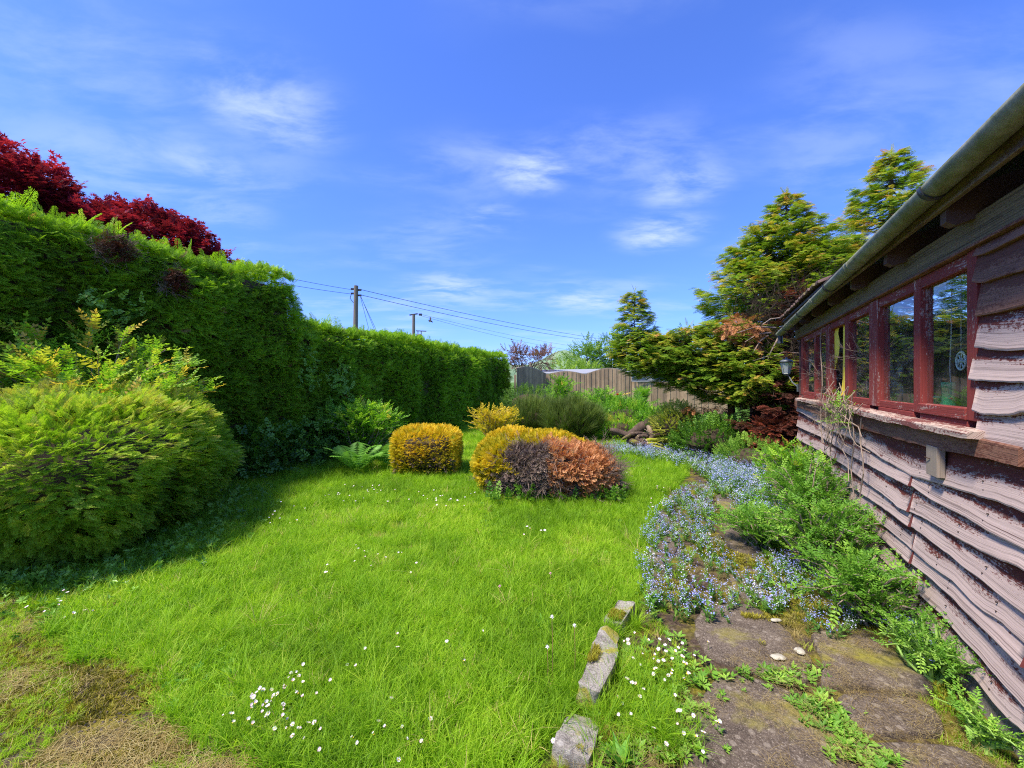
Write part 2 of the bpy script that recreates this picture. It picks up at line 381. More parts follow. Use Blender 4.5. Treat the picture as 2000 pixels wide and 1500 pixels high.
def mk_grass():
    for q in range(5):
        r = random.Random(400 + q); mb = MB()
        for i in range(15):
            a = r.uniform(0, 6.28); rr = .028 * math.sqrt(r.random())
            blade(mb, (rr * math.cos(a), -.005, rr * math.sin(a)), r.uniform(0, 6.28), r.uniform(.15, 1.1), r.uniform(.045, .10), r.uniform(.003, .0052), 3, twist=r.uniform(-.5, .5))
        proto('grass', mb, M_['grass'])
    for q in range(3):
        r = random.Random(450 + q); mb = MB()
        for i in range(26):
            a = r.uniform(0, 6.28); rr = .03 * math.sqrt(r.random())
            blade(mb, (rr * math.cos(a), -.005, rr * math.sin(a)), a + r.uniform(-.6, .6), r.uniform(.2, 1.3), r.uniform(.10, .26), r.uniform(.003, .0052), 5, twist=r.uniform(-.5, .5))
        proto('tallgrass', mb, M_['grass'])
    for q in range(3):
        r = random.Random(470 + q); mb = MB()
        for i in range(12):      # lying along the ground, growth +Y is up
            a = r.uniform(0, 6.28); l = r.uniform(.04, .13); x, z = r.uniform(-.06, .06), r.uniform(-.06, .06)
            d = Vector((math.cos(a), 0, math.sin(a))); sdv = Vector((-d.z, 0, d.x)) * .0007; h0 = r.uniform(.004, .02)
            p = [Vector((x, h0, z)) + d * l * t + Vector((0, math.sin(t * 3.1) * .007, 0)) + sdv * 9 * math.sin(t * 3) * r.uniform(-1, 1) for t in (0, .33, .66, 1)]
            for j in range(3): mb.add([p[j] - sdv, p[j] + sdv, p[j + 1] + sdv, p[j + 1] - sdv], [(0, 1, 2, 3)])
        proto('straw', mb, M_['straw'])
    for q in range(3):
        r = random.Random(490 + q); mb = MB()
        for i in range(30):
            a = r.uniform(0, 6.28); rr = .08 * math.sqrt(r.random())
            blade(mb, (rr * math.cos(a), 0, rr * math.sin(a)), a + r.uniform(-.5, .5), r.uniform(.05, .5), r.uniform(.5, 1.0), .012, 3)
        proto('broom', mb, M_['broom'])
    for q in range(3):
        r = random.Random(510 + q); mb = MB()
        for i in range(9):
            a = i * .7 + r.uniform(-.2, .2); rr = r.uniform(.3, 1)
            leaf(mb, (.1 * math.cos(a), r.uniform(0, .25), .1 * math.sin(a)), (math.cos(a), r.uniform(.15, .9), math.sin(a)), (0, 1, 0), r.uniform(.5, 1) , r.uniform(.28, .42))
        proto('weed', mb, M_['bramble']); proto('weedivy', mb, M_['ivy'])
    for q in range(2):
        r = random.Random(530 + q); mb = MB()
        for i in range(22):
            a = r.uniform(0, 6.28); rr = .02 * math.sqrt(r.random())
            blade(mb, (rr * math.cos(a), 0, rr * math.sin(a)), a, r.uniform(.2, 1), r.uniform(.008, .02), .004, 1)
        proto('moss', mb, M_['moss'])
mk_grass()
def mk_fmn():
    for q in range(4):
        r = random.Random(600 + q); mb = MB()
        for i in range(8):
            a = r.uniform(0, 6.28); leaf(mb, (0, .01 + .012 * i, 0), (math.cos(a), r.uniform(.3, 1.2), math.sin(a)), (-math.cos(a), 1, -math.sin(a)), r.uniform(.04, .07), .02)
        for i in range(4):
            a = r.uniform(0, 6.28); rr = r.uniform(.01, .055); top = Vector((rr * math.cos(a), r.uniform(.11, .19), rr * math.sin(a)))
            sdv = Vector((.0012, 0, 0)); mb.add([-sdv, sdv, top + sdv, top - sdv], [(0, 1, 2, 3)])
            for j in range(6):
                c = top + Vector((r.uniform(-.02, .02), r.uniform(-.02, .012), r.uniform(-.02, .02))); nn = Vector((r.uniform(-.6, .6), 1, r.uniform(-.6, .6))).normalized()
                x = nn.orthogonal().normalized(); y = nn.cross(x); rad = r.uniform(.0038, .0056)
                vs = [c]
                for k in range(10):
                    b = 2 * math.pi * k / 10; q2 = rad if k % 2 == 0 else rad * .6
                    vs.append(c + (x * math.cos(b) + y * math.sin(b)) * q2 + nn * .001)
                mb.add(vs, [(0, 1 + k, 1 + (k + 1) % 10) for k in range(10)], 1)
        proto('fmn', mb, [M_['fmnleaf'], M_['fmn']])
mk_fmn()
def mk_sticks(kind, mat, k=3):
    for q in range(k):
        r = random.Random(700 + q); mb = MB()
        def br(p, d, l, w, lev):
            e = p + d * l; x = d.orthogonal().normalized() * w
            y = d.cross(x).normalized() * w
            mid = (p + e) / 2 + Vector((r.uniform(-1, 1), r.uniform(-1, 1), r.uniform(-1, 1))) * l * .08
            for a, b, s0, s1 in ((p, mid, 1, .8), (mid, e, .8, .5)):
                mb.add([a - x * s0, a + x * s0, b + x * s1, b - x * s1], [(0, 1, 2, 3)]); mb.add([a - y * s0, a + y * s0, b + y * s1, b - y * s1], [(0, 1, 2, 3)])
            if lev:
                for i in range(4):
                    t = r.uniform(.25, 1); dd = (d + Vector((r.uniform(-1, 1), r.uniform(-1, 1), r.uniform(-1, 1))) * .8).normalized()
                    br(p + (e - p) * t, dd, l * r.uniform(.35, .6), w * .6, lev - 1)
        br(Vector((0, 0, 0)), Vector((0, 1, 0)), .6, .009, 2)
        proto(kind, mb, mat)
mk_sticks('sticks', M_['twig']); mk_sticks('darksticks', M_['darktwig'])

# ------------------------------------------------------------------ ground
def in_poly(P, poly):
    x, y = P[:, 0], P[:, 1]; c = np.zeros(len(P), bool); n = len(poly)
    for i in range(n):
        x1, y1 = poly[i]; x2, y2 = poly[(i + 1) % n]
        if y1 == y2: continue
        t = (y > min(y1, y2)) & (y <= max(y1, y2)) & (x < (x2 - x1) * (y - y1) / (y2 - y1) + x1)
        c ^= t
    return c
def wall_sp(P): return SI * P[:, 0] + CO * P[:, 1], WD - (CO * P[:, 0] - SI * P[:, 1])
def gz(x, y):
    P = np.stack([np.atleast_1d(x), np.atleast_1d(y)], 1).astype(float)
    near = np.clip((25 - np.abs(P[:, 1])) / 10, 0, 1) * np.clip((12 - np.abs(P[:, 0])) / 4, 0, 1)
    s, p = wall_sp(P); lawn = np.clip((p - 1.6) / .5, 0, 1)
    return (.07 * (fbm(P, .7, 5) - .5) + .03 * (vnoise(P, 2.5, 8) - .5)) * near * lawn
HED = ((-7.04, 0.361))                     # hedge face: x = -7.04 + .361 y
def hx(y): return -6.90 + .361 * y
def path_edge(P):                          # >0 inside the path strip
    s, p = wall_sp(P); e = 1.74 + .22 * (fbm(P, 1.6, 21) - .5) * 2
    e = e - np.clip((s - 6.5) / 6, 0, 1) * .4
    return np.where(s < 9.5, e - p, -1)
def bare(P):                               # >0 in the bare corner bottom left
    return (3.0 - .48 * (P[:, 0] + 3.68)) - P[:, 1] + .5 * (fbm(P, 2.2, 31) - .5)
def axis(a, b, st, far, k=1.35):
    v = list(np.arange(a, b + 1e-6, st)); d = st
    while v[-1] < far: d *= k; v.append(v[-1] + d)
    d = st
    while v[0] > -far: d *= k; v.insert(0, v[0] - d)
    return np.array(v)
def mk_ground():
    X = axis(-8, 8, .08, 1500); Y = axis(0, 16, .08, 1500)
    gx, gy = np.meshgrid(X, Y); P = np.stack([gx.ravel(), gy.ravel()], 1); z = gz(P[:, 0], P[:, 1])
    nx, ny = len(X), len(Y); idx = np.arange(nx * ny).reshape(ny, nx)
    Fc = np.stack([idx[:-1, :-1], idx[:-1, 1:], idx[1:, 1:], idx[1:, :-1]], -1).reshape(-1, 4)
    me = bpy.data.meshes.new('ground'); me.from_pydata(np.c_[P, z].tolist(), [], Fc.tolist())
    at = me.attributes.new('soil', 'FLOAT', 'POINT')
    so = np.clip(np.maximum(path_edge(P) * 4, bare(P) * 3) + .5, 0, 1)
    at.data.foreach_set('value', so.astype(np.float32))
    me.polygons.foreach_set('use_smooth', [True] * len(Fc))
    m = mat_new('ground_soil_and_turf'); tcn = N('ShaderNodeTexCoord'); v = tcn.outputs['Object']
    a = N('ShaderNodeAttribute', attribute_name='soil')
    n1 = noise_tex(v, 3.5, 8, .62); n2 = noise_tex(v, 38, 6, .7); n3 = noise_tex(v, 9, 4)
    soil = ramp(n2, [(.25, (.025, .017, .013)), (.5, (.075, .050, .036)), (.66, (.16, .115, .085)), (.78, (.30, .24, .19))])
    moss = ramp(n2, [(.3, (.07, .06, .01)), (.7, (.26, .22, .025))])
    soil = mixc(mrange(n1, .46, .6), soil, moss)
    turf = ramp(n3, [(.3, (.05, .11, .012)), (.7, (.11, .22, .02))])
    c = mixc(mrange(a.outputs['Fac'], .3, .7), turf, soil)
    h = M('ADD', n2, n1)
    principled(c, .95, h, .9, .02, .15)
    me.materials.append(m)
    return tag(link('ground', me), kind='structure')
mk_ground()

# hills far off
def mk_hills():
    n = 140; v = []; f = []
    for i in range(n):
        a = -60 + 120 * i / (n - 1); x = 700 * math.tan(R(a)) if abs(a) < 62 else 0
        hgt = 24 + 10 * float(fbm(np.array([[x, 0.]]), .006, 40)[0]) + 26 * math.exp(-((x - 88) / 38) ** 2) * 1 + 3 * float(vnoise(np.array([[x, 3.]]), .06, 2)[0])
        for y, h in ((620, -5), (680, hgt * .6), (720, hgt), (800, hgt * .8), (900, -5)): v.append((x * y / 700, y, h))
    for i in range(n - 1):
        for j in range(4): f.append((i * 5 + j, i * 5 + j + 1, i * 5 + 6 + j, i * 5 + 5 + j))
    me = bpy.data.meshes.new('hills'); me.from_pydata(v, [], f); me.polygons.foreach_set('use_smooth', [True] * len(f))
    m = mat_new('hill_pasture'); tcn = N('ShaderNodeTexCoord'); nn = noise_tex(tcn.outputs['Object'], .05, 6, .6)
    principled(ramp(nn, [(.35, (.10, .17, .09)), (.6, (.20, .28, .14))]), .95); me.materials.append(m)
    tag(link('hills', me), kind='structure')
mk_hills()

# ------------------------------------------------------------------ lawn cover
def sample_area(n_per, ylo, yhi, ymargin=.3):
    xm = yhi * 1.3 + .5; A = 2 * xm * (yhi - ylo); n = int(n_per * A)
    P = np.stack([RNG.uniform(-xm, xm, n), RNG.uniform(ylo, yhi, n)], 1)
    return P[np.abs(P[:, 0]) < P[:, 1] * 1.28 + ymargin]
KERBS = []     # filled below: (centre, half length, half width, angle)
def stand(name, kind, P, size, tint, parent=None, lean=.15, zoff=0.0, zfun=gz):
    n = len(P); z = zfun(P[:, 0], P[:, 1]) + zoff
    g = norm(np.c_[RNG.normal(0, lean, (n, 2)), np.ones(n)]); a = RNG.uniform(0, 6.28, n)
    return scatter(name, kind, np.c_[P, z], g, np.c_[np.cos(a), np.sin(a), np.zeros(n)], size, tint, parent)
SLABS_PX = [
 [(1330,1540),(1338,1440),(1372,1350),(1430,1318),(1500,1335),(1552,1362),(1612,1400),(1672,1470),(1700,1560),(1600,1620),(1400,1620)],
 [(1352,1240),(1372,1190),(1424,1183),(1470,1186),(1527,1226),(1592,1300),(1574,1350),(1508,1332),(1446,1304),(1388,1292)],
 [(1580,1240),(1647,1222),(1718,1242),(1778,1292),(1836,1340),(1815,1372),(1738,1354),(1640,1348),(1600,1352),(1606,1300)],
 [(1676,1458),(1780,1452),(1866,1462),(1950,1500),(1990,1560),(1900,1620),(1740,1600),(1712,1540)],
 [(1412,1116),(1482,1116),(1522,1168),(1502,1190),(1458,1178),(1430,1150)],
 [(1411,1022),(1464,1038),(1492,1060),(1494,1100),(1446,1100),(1416,1062)],
 [(1398,968),(1438,964),(1466,994),(1434,1012),(1402,992)],
 [(1640,1140),(1684,1154),(1730,1208),(1706,1238),(1648,1214)],
 [(1628,1368),(1740,1362),(1812,1380),(1862,1446),(1780,1444),(1690,1450)],
 [(1252,1010),(1300,1000),(1330,1060),(1300,1120),(1252,1100)],
 [(1255,1112),(1300,1128),(1350,1160),(1340,1182),(1280,1190),(1252,1160)],
]
SLABS = [[G(x, y) for x, y in pl] for pl in SLABS_PX]
slab_mask = lambda P: np.any([in_poly(P, s) for s in SLABS], axis=0)
# kerb stones: pixel ends on the ground, width, height
KERB_PX = [((1142, 1400), (1190, 1262), .13, .12), ((1196, 1240), (1226, 1195), .13, .085), ((1112, 1505), (1140, 1408), .15, .08)]
for (a, b, w, h) in KERB_PX:
    A, B = Vector(G(*a)), Vector(G(*b)); KERBS.append((A, B, w, h))
def kerb_mask(P, grow=0.0):
    m = np.zeros(len(P), bool)
    for A, B, w, h in KERBS:
        d = (B - A); l = d.length; d = d / l; q = P - np.array([A.x, A.y]); t = q @ np.array([d.x, d.y]); c = q @ np.array([-d.y, d.x])
        m |= (t > -grow) & (t < l + grow) & (np.abs(c) < w / 2 + grow)
    return m
def lawn_ok(P):
    return (path_edge(P) < 0) & (bare(P) < 0) & (P[:, 0] > hx(P[:, 1]) - .2) & ~kerb_mask(P, -.01)
def grass_tint(P):
    return .46 + .75 * (fbm(P, .9, 12) - .5) + .35 * (vnoise(P, 3.2, 14) - .5) + RNG.normal(0, .15, len(P)) + .45 * (RNG.random(len(P)) < .035)
Ps = []; Sz = []
for dens, y0, y1, sc in ((1500, 1.4, 2.8, 1), (1150, 2.8, 4.2, 1.05), (700, 4.2, 6.5, 1.15), (380, 6.5, 10, 1.4), (160, 10, 15, 1.9)):
    P = sample_area(dens, y0, y1); P = P[lawn_ok(P)]; Ps.append(P); Sz.append(np.full(len(P), sc))
P = np.concatenate(Ps); S = np.concatenate(Sz) * (.80 + .90 * fbm(P, 1.3, 17)) * RNG.uniform(.75, 1.2, len(P))
tt = grass_tint(P)
# a few scorched spots in the sward
for cx_, cy_, r_ in ((742, 1048, .16), (775, 1030, .10), (700, 1046, .07), (800, 1072, .08), (960, 1105, .08), (640, 1300, .06)):
    g_ = G(cx_, cy_); d = np.hypot((P[:, 0] - g_[0]) / 1.5, P[:, 1] - g_[1]); w_ = np.clip(1.4 - d / r_, 0, 1); tt = np.maximum(tt * (1 - w_), w_ * 1.1); S = S * (1 - .45 * np.minimum(w_, 1))
tag(stand('lawn_grass', 'grass', P, S, tt, lean=.25), 'rough bright green lawn grass between the hedge and the path', 'grass', kind='stuff')
# taller tufts
P = np.concatenate([sample_area(190, 1.5, 4.5), sample_area(45, 4.5, 12)]); P = P[lawn_ok(P)]
w_ = fbm(P, .9, 23); P = P[(w_ > .50) | (RNG.random(len(P)) < .15)]
extra = []
for px, py, sx, n in ((330, 1270, .16, 26), (400, 1260, .2, 26), (60, 1140, .2, 26), (20, 1120, .2, 20), (700, 1290, .3, 30), (560, 1240, .3, 26), (1030, 1300, .25, 30), (1160, 1440, .3, 40), (1215, 1330, .1, 22),
                      (1060, 1130, .25, 24), (820, 1360, .4, 36), (1235, 1400, .2, 50), (1280, 1330, .12, 30), (1290, 1440, .14, 30), (1130, 1370, .06, 26), (1205, 1330, .05, 20), (1185, 1250, .05, 14), (1240, 1230, .05, 12), (1150, 1420, .08, 24), (1110, 1430, .05, 16), (1090, 985, .4, 40), (1150, 990, .3, 30), (1200, 970, .2, 30), (650, 925, .7, 50), (540, 930, .6, 40), (470, 960, .4, 40), (830, 945, .5, 36), (1010, 975, .4, 34), (290, 1110, .4, 34), (380, 1040, .4, 34), (150, 1150, .3, 24)):
    g_ = G(px, py); extra.append(np.array(g_) + RNG.normal(0, sx * .5, (n, 2)))
P2 = np.concatenate(extra); P2 = P2[(lawn_ok(P2) | (path_edge(P2) < .55)) & ~kerb_mask(P2) & (bare(P2) < .05)]; P = np.concatenate([P, P2])
tag(stand('tall_grass', 'tallgrass', P, RNG.uniform(.5, .95, len(P)), grass_tint(P) - .04, lean=.3), 'longer seed-height tussocks of grass standing up through the lawn', 'grass', kind='stuff')
# grass and weeds creeping between the slabs and along the wall
P = sample_area(420, 1.4, 6.5); s_, p_ = wall_sp(P); pe = path_edge(P)
keep = (pe > 0) & ~slab_mask(P) & (p_ > .02) & ((fbm(P, 3.0, 51) > .55) | (pe < .25) & (fbm(P, 5, 52) > .42) | (p_ < .22)); P = P[keep]
tag(stand('path_grass', 'grass', P, RNG.uniform(.35, .9, len(P)), grass_tint(P) + .05), 'thin grass creeping between the stones of the path', 'grass', kind='stuff')
P = np.concatenate([sample_area(1300, 1.4, 4.0)]); b_ = bare(P); P = P[(b_ > -.02) & (P[:, 0] < 0) & ((fbm(P, 2.6, 61) > .52) | (b_ < .10) & (RNG.random(len(P)) < .5))]
tag(stand('corner_grass', 'grass', P, RNG.uniform(.3, .75, len(P)), .7 + RNG.normal(0, .12, len(P)), lean=.6), 'sparse yellowing grass over the bare mossy corner', 'grass', kind='stuff')
P = sample_area(800, 1.4, 4.0); b_ = bare(P); P = P[(b_ > .0) & (P[:, 0] < 0) & ((fbm(P, 2.3, 62) > .56) | (RNG.random(len(P)) < .07))]
P3 = sample_area(500, 1.4, 4.2); P3 = P3[(path_edge(P3) > 0) & (fbm(P3, 2.2, 64) > .50) & (wall_sp(P3)[1] > .1)]
tag(stand('dry_straw', 'straw', P, RNG.uniform(.6, 1.1, len(P)), RNG.uniform(0, 1, len(P)), lean=.06, zoff=.006), 'dry straw thatch lying over the bare corner', 'straw', kind='stuff')
tag(stand('path_straw', 'straw', P3, RNG.uniform(.25, .6, len(P3)), RNG.uniform(0, .8, len(P3)), lean=.03, zoff=.04), 'short dry stalks scattered over the path stones', 'straw', kind='stuff')
P = sample_area(2600, 1.4, 3.6); P = P[((bare(P) > 0) & (P[:, 0] < 0) & (fbm(P, 3.2, 71) > .46))]
P4 = sample_area(2600, 1.4, 4.2); P4 = P4[(path_edge(P4) > .1) & (fbm(P4, 2.6, 74) > .62) & (wall_sp(P4)[1] > .1)]
tag(stand('moss', 'moss', P, RNG.uniform(.6, 1.5, len(P)), RNG.uniform(0, 1, len(P))), 'olive moss cushions over the bare corner', 'moss', kind='stuff')
tag(stand('path_moss', 'moss', P4, RNG.uniform(.6, 1.3, len(P4)), RNG.uniform(.1, 1, len(P4)), zoff=.034), 'yellow green moss cushions on the path stones', 'moss', kind='stuff')
# soil crumbs and small stones in the corner
def mk_crumbs():
    P = sample_area(1500, 1.4, 3.6); P = P[(bare(P) > .05) & (P[:, 0] < 0)][:5000]
    mb = MB(); z = gz(P[:, 0], P[:, 1])
    for (x, y), zz in zip(P, z):
        r = random.uniform(.002, .009); vs = []
        for k in range(6):
            d = [(1, 0, 0), (-1, 0, 0), (0, 1, 0), (0, -1, 0), (0, 0, .8), (0, 0, -.6)][k]; q = random.uniform(.6, 1.2) * r
            vs.append((x + d[0] * q, y + d[1] * q, zz + d[2] * q + .002))
        mb.add(vs, [(0, 2, 4), (2, 1, 4), (1, 3, 4), (3, 0, 4), (2, 0, 5), (1, 2, 5), (3, 1, 5), (0, 3, 5)])
    tag(mb.build('gravel', plain('dark_gravel', (.11, .085, .07), .95, 30, .7)), 'dark crumbs of soil and gravel in the bare corner', 'gravel', kind='stuff')
mk_crumbs()
KM = []
for A, B, w, h in KERBS:
    d = B - A; n_ = Vector((-d.y, d.x)).normalized()
    for k in range(900):
        t, q = RNG.uniform(.08, .92), RNG.uniform(-.3, .3); p = A + d * t + n_ * q * w; KM.append((p.x, p.y, h + .002))
KM = np.array(KM); KM = KM[fbm(KM, 9, 91) > .58]
tag(scatter('kerb_moss', 'moss', KM, norm(rv(len(KM)) * .3 + (0, 0, 1)), rv(len(KM)), RNG.uniform(.4, .9, len(KM)), RNG.uniform(.3, 1, len(KM))), 'yellow moss cushions growing on the kerb stones', 'moss', kind='stuff')
Pc = sample_area(70, 1.6, 6.5); Pc = Pc[lawn_ok(Pc) & (fbm(Pc, 1.1, 93) > .5)]
tag(stand('clover', 'weed', Pc, RNG.uniform(.02, .045, len(Pc)), RNG.uniform(.1, .7, len(Pc)), zoff=.03), 'clover and small weeds mixed through the lawn', 'weeds', kind='stuff')
# broad-leaved weeds
def patch(cx_, cy_, sx, sy, n): return np.array(G(cx_, cy_)) + RNG.normal(0, 1, (n, 2)) * (sx, sy)
P = np.concatenate([patch(1290, 1400, .12, .14, 95), patch(1240, 1440, .14, .1, 50), patch(1320, 1310, .1, .14, 66), patch(1180, 1470, .1, .06, 40), patch(1690, 1480, .06, .06, 30), patch(1510, 1330, .16, .04, 60),
                    patch(1590, 1395, .05, .1, 50), patch(1650, 1430, .05, .1, 46), patch(115, 1205, .14, .06, 40), patch(1220, 1290, .05, .12, 40), patch(560, 1420, .2, .08, 30), patch(1000, 1160, .2, .2, 20), patch(1150, 1080, .15, .1, 26), patch(1060, 1210, .12, .08, 26), patch(820, 1025, .2, .1, 16)])
P = P[~kerb_mask(P)]
tag(stand('weeds', 'weed', P, RNG.uniform(.02, .055, len(P)), RNG.uniform(.2, 1, len(P)), zoff=.02), 'low broad-leaved weeds and daisy leaves around the kerb and slabs', 'weeds', kind='stuff')

# ------------------------------------------------------------------ path: slabs, kerbs
def stone_mat(name, cols, mossc=(.26, .23, .03), mossamt=(.55, .68), sc=1.0):
    m = mat_new(name); tcn = N('ShaderNodeTexCoord'); oi = N('ShaderNodeObjectInfo'); v = tcn.outputs['Object']
    n1 = noise_tex(v, 5 * sc, 8, .65); n2 = noise_tex(v, 60 * sc, 6, .75); n3 = noise_tex(v, 2.4 * sc, 6, .6, .4)
    w = noise_tex(mapping(v, (1, 1, 1), (0, 0, .6)), 130 * sc, 3, .8)
    c = ramp(M('ADD', M('MULTIPLY', n2, .55), M('MULTIPLY', n1, .45)), [(.34, cols[0]), (.5, cols[1]), (.64, cols[2]), (.72, cols[3])])
    c = mixc(mrange(w, .56, .66, 0, .75), c, cols[3]); c = mixc(mrange(w, .44, .34, 0, .7), c, cols[0])
    vo = N('ShaderNodeTexVoronoi'); vo.inputs['Scale'].default_value = 16; L(v, vo.inputs['Vector']); c = mixc(mrange(vo.outputs['Distance'], .26, .18, 0, .35), c, cols[3])
    c = mixc(mrange(n3, mossamt[0], mossamt[1], 0, .85), c, mixc(n2, tuple(x * .4 for x in mossc), tuple(x * 1.6 for x in mossc)))
    principled(c, .9, M('ADD', n2, M('MULTIPLY', n1, 2)), .8, .012, .2); return m
MSLAB = stone_mat('path_stone', [(.04, .029, .021), (.12, .09, .066), (.21, .165, .122), (.42, .35, .27)])
MKERB = stone_mat('kerb_stone', [(.10, .08, .07), (.34, .30, .25), (.48, .43, .37), (.6, .56, .48)], (.34, .30, .02), (.50, .56), 1.6)
def mk_slab(poly, i, parent):
    # refine outline, roughen, domed top
    pts = []
    n = len(poly)
    for k in range(n):
        a, b = Vector(poly[k]), Vector(poly[(k + 1) % n])
        m_ = max(1, int((b - a).length / .05))
        for j in range(m_): pts.append(a.lerp(b, j / m_))
    for _ in range(2):
        pts = [(pts[k - 1] + pts[k] * 2 + pts[(k + 1) % len(pts)]) / 4 for k in range(len(pts))]
    c = sum(pts, Vector((0, 0))) / len(pts)
    pts = [p + (p - c).normalized() * (float(vnoise(np.array([[p.x, p.y]]), 12, i)[0]) - .5) * .035 for p in pts]
    hgt = .018 + .009 * (i % 3); vs = []; fs = []; m_ = len(pts); rings = [(1.0, -.02), (1.0, hgt * .55), (.975, hgt * .9), (.93, hgt), (.75, hgt + .002), (.5, hgt + .003), (.25, hgt + .003)]
    for t, h in rings:
        for p in pts:
            q = c + (p - c) * t; dz = .006 * (float(fbm(np.array([[q.x, q.y]]), 7, i + 3)[0]) - .5) * 2 if h > .02 else 0
            vs.append((q.x, q.y, h + dz))
    vs.append((c.x, c.y, hgt))
    for r_ in range(len(rings) - 1):
        for k in range(m_): fs.append((r_ * m_ + k, r_ * m_ + (k + 1) % m_, (r_ + 1) * m_ + (k + 1) % m_, (r_ + 1) * m_ + k))
    b = (len(rings) - 1) * m_
    for k in range(m_): fs.append((b + k, b + (k + 1) % m_, len(vs) - 1))
    mb = MB(); mb.add(vs, fs); return mb.build('paving_slab', MSLAB, parent, True)
path = empty('path', (0, 0, 0), None, None, kind='structure')
for i, pl in enumerate(SLABS): mk_slab(pl, i, path)
# pale lichen discs
def lichen():
    m = plain('lichen', (.42, .38, .29), .9, 45, .45)
    for px, py, rx, ry in ((1519, 1284, .040, .024), (1562, 1272, .028, .032), (1516, 1212, .035, .014)):
        x, y = G(px, py, .04); mb = MB(); vs = [(x, y, .05)]; n = 20
        for rr, zz in ((.8, .05), (1, .041)):
            for k in range(n):
                a = 6.283 * k / n; q = rr * (1 + .22 * (float(vnoise(np.array([[math.cos(a) * 2 + px, math.sin(a) * 2 + .1]]), 1.3, 1)[0]) - .5) * 2)
                vs.append((x + rx * q * math.cos(a), y + ry * q * math.sin(a), zz))
        mb.add(vs, [(0, 1 + k, 1 + (k + 1) % n) for k in range(n)] + [(1 + k, 1 + n + k, 1 + n + (k + 1) % n, 1 + (k + 1) % n) for k in range(n)])
        mb.build('lichen_patch', m, path, True)
lichen()
klab = ['long pale kerb stone with yellow moss on top, tilted beside the lawn', 'short mossy kerb stone at the far end of the pale one', 'low sunken kerb stone nearest the viewer, half buried in grass']
for i, (A, B, w, h) in enumerate(KERBS):
    d = (B - A); l = d.length; a = math.atan2(d.y, d.x); c = (A + B) / 2
    bm = bmesh.new(); bmesh.ops.create_cube(bm, size=1); bmesh.ops.scale(bm, vec=(l, w, h + .1), verts=bm.verts)
    bmesh.ops.subdivide_edges(bm, edges=bm.edges[:], cuts=7, use_grid_fill=True)
    for v in bm.verts:
        q = np.array([[v.co.x * 1.0, v.co.y, v.co.z]]); v.co *= 1 - .16 * max(0, abs(v.co.x) / (l / 2) * abs(v.co.y) / (w / 2) - .6)
        v.co += v.normal * (.07 * (float(fbm(q, 6, i + 60)[0]) - .5) + .02 * (float(fbm(q, 25, i)[0]) - .5))
        if i == 2 and v.co.z > 0: v.co.z -= .04 * (v.co.x / l + .5)
    me = bpy.data.meshes.new('kerb_stone'); bm.to_mesh(me); bm.free(); me.materials.append(MKERB); me.polygons.foreach_set('use_smooth', [True] * len(me.polygons))
    o = link('kerb_stone', me); o.location = (c.x, c.y, h / 2 - .05); o.rotation_euler = (R((8, -4, 5)[i]), R((4, 0, 0)[i]), a); tag(o, klab[i], 'kerb stone', 'kerb stones along the path')
    md = o.modifiers.new('b', 'BEVEL'); md.width = .012; md.segments = 2; md.limit_method = 'ANGLE'

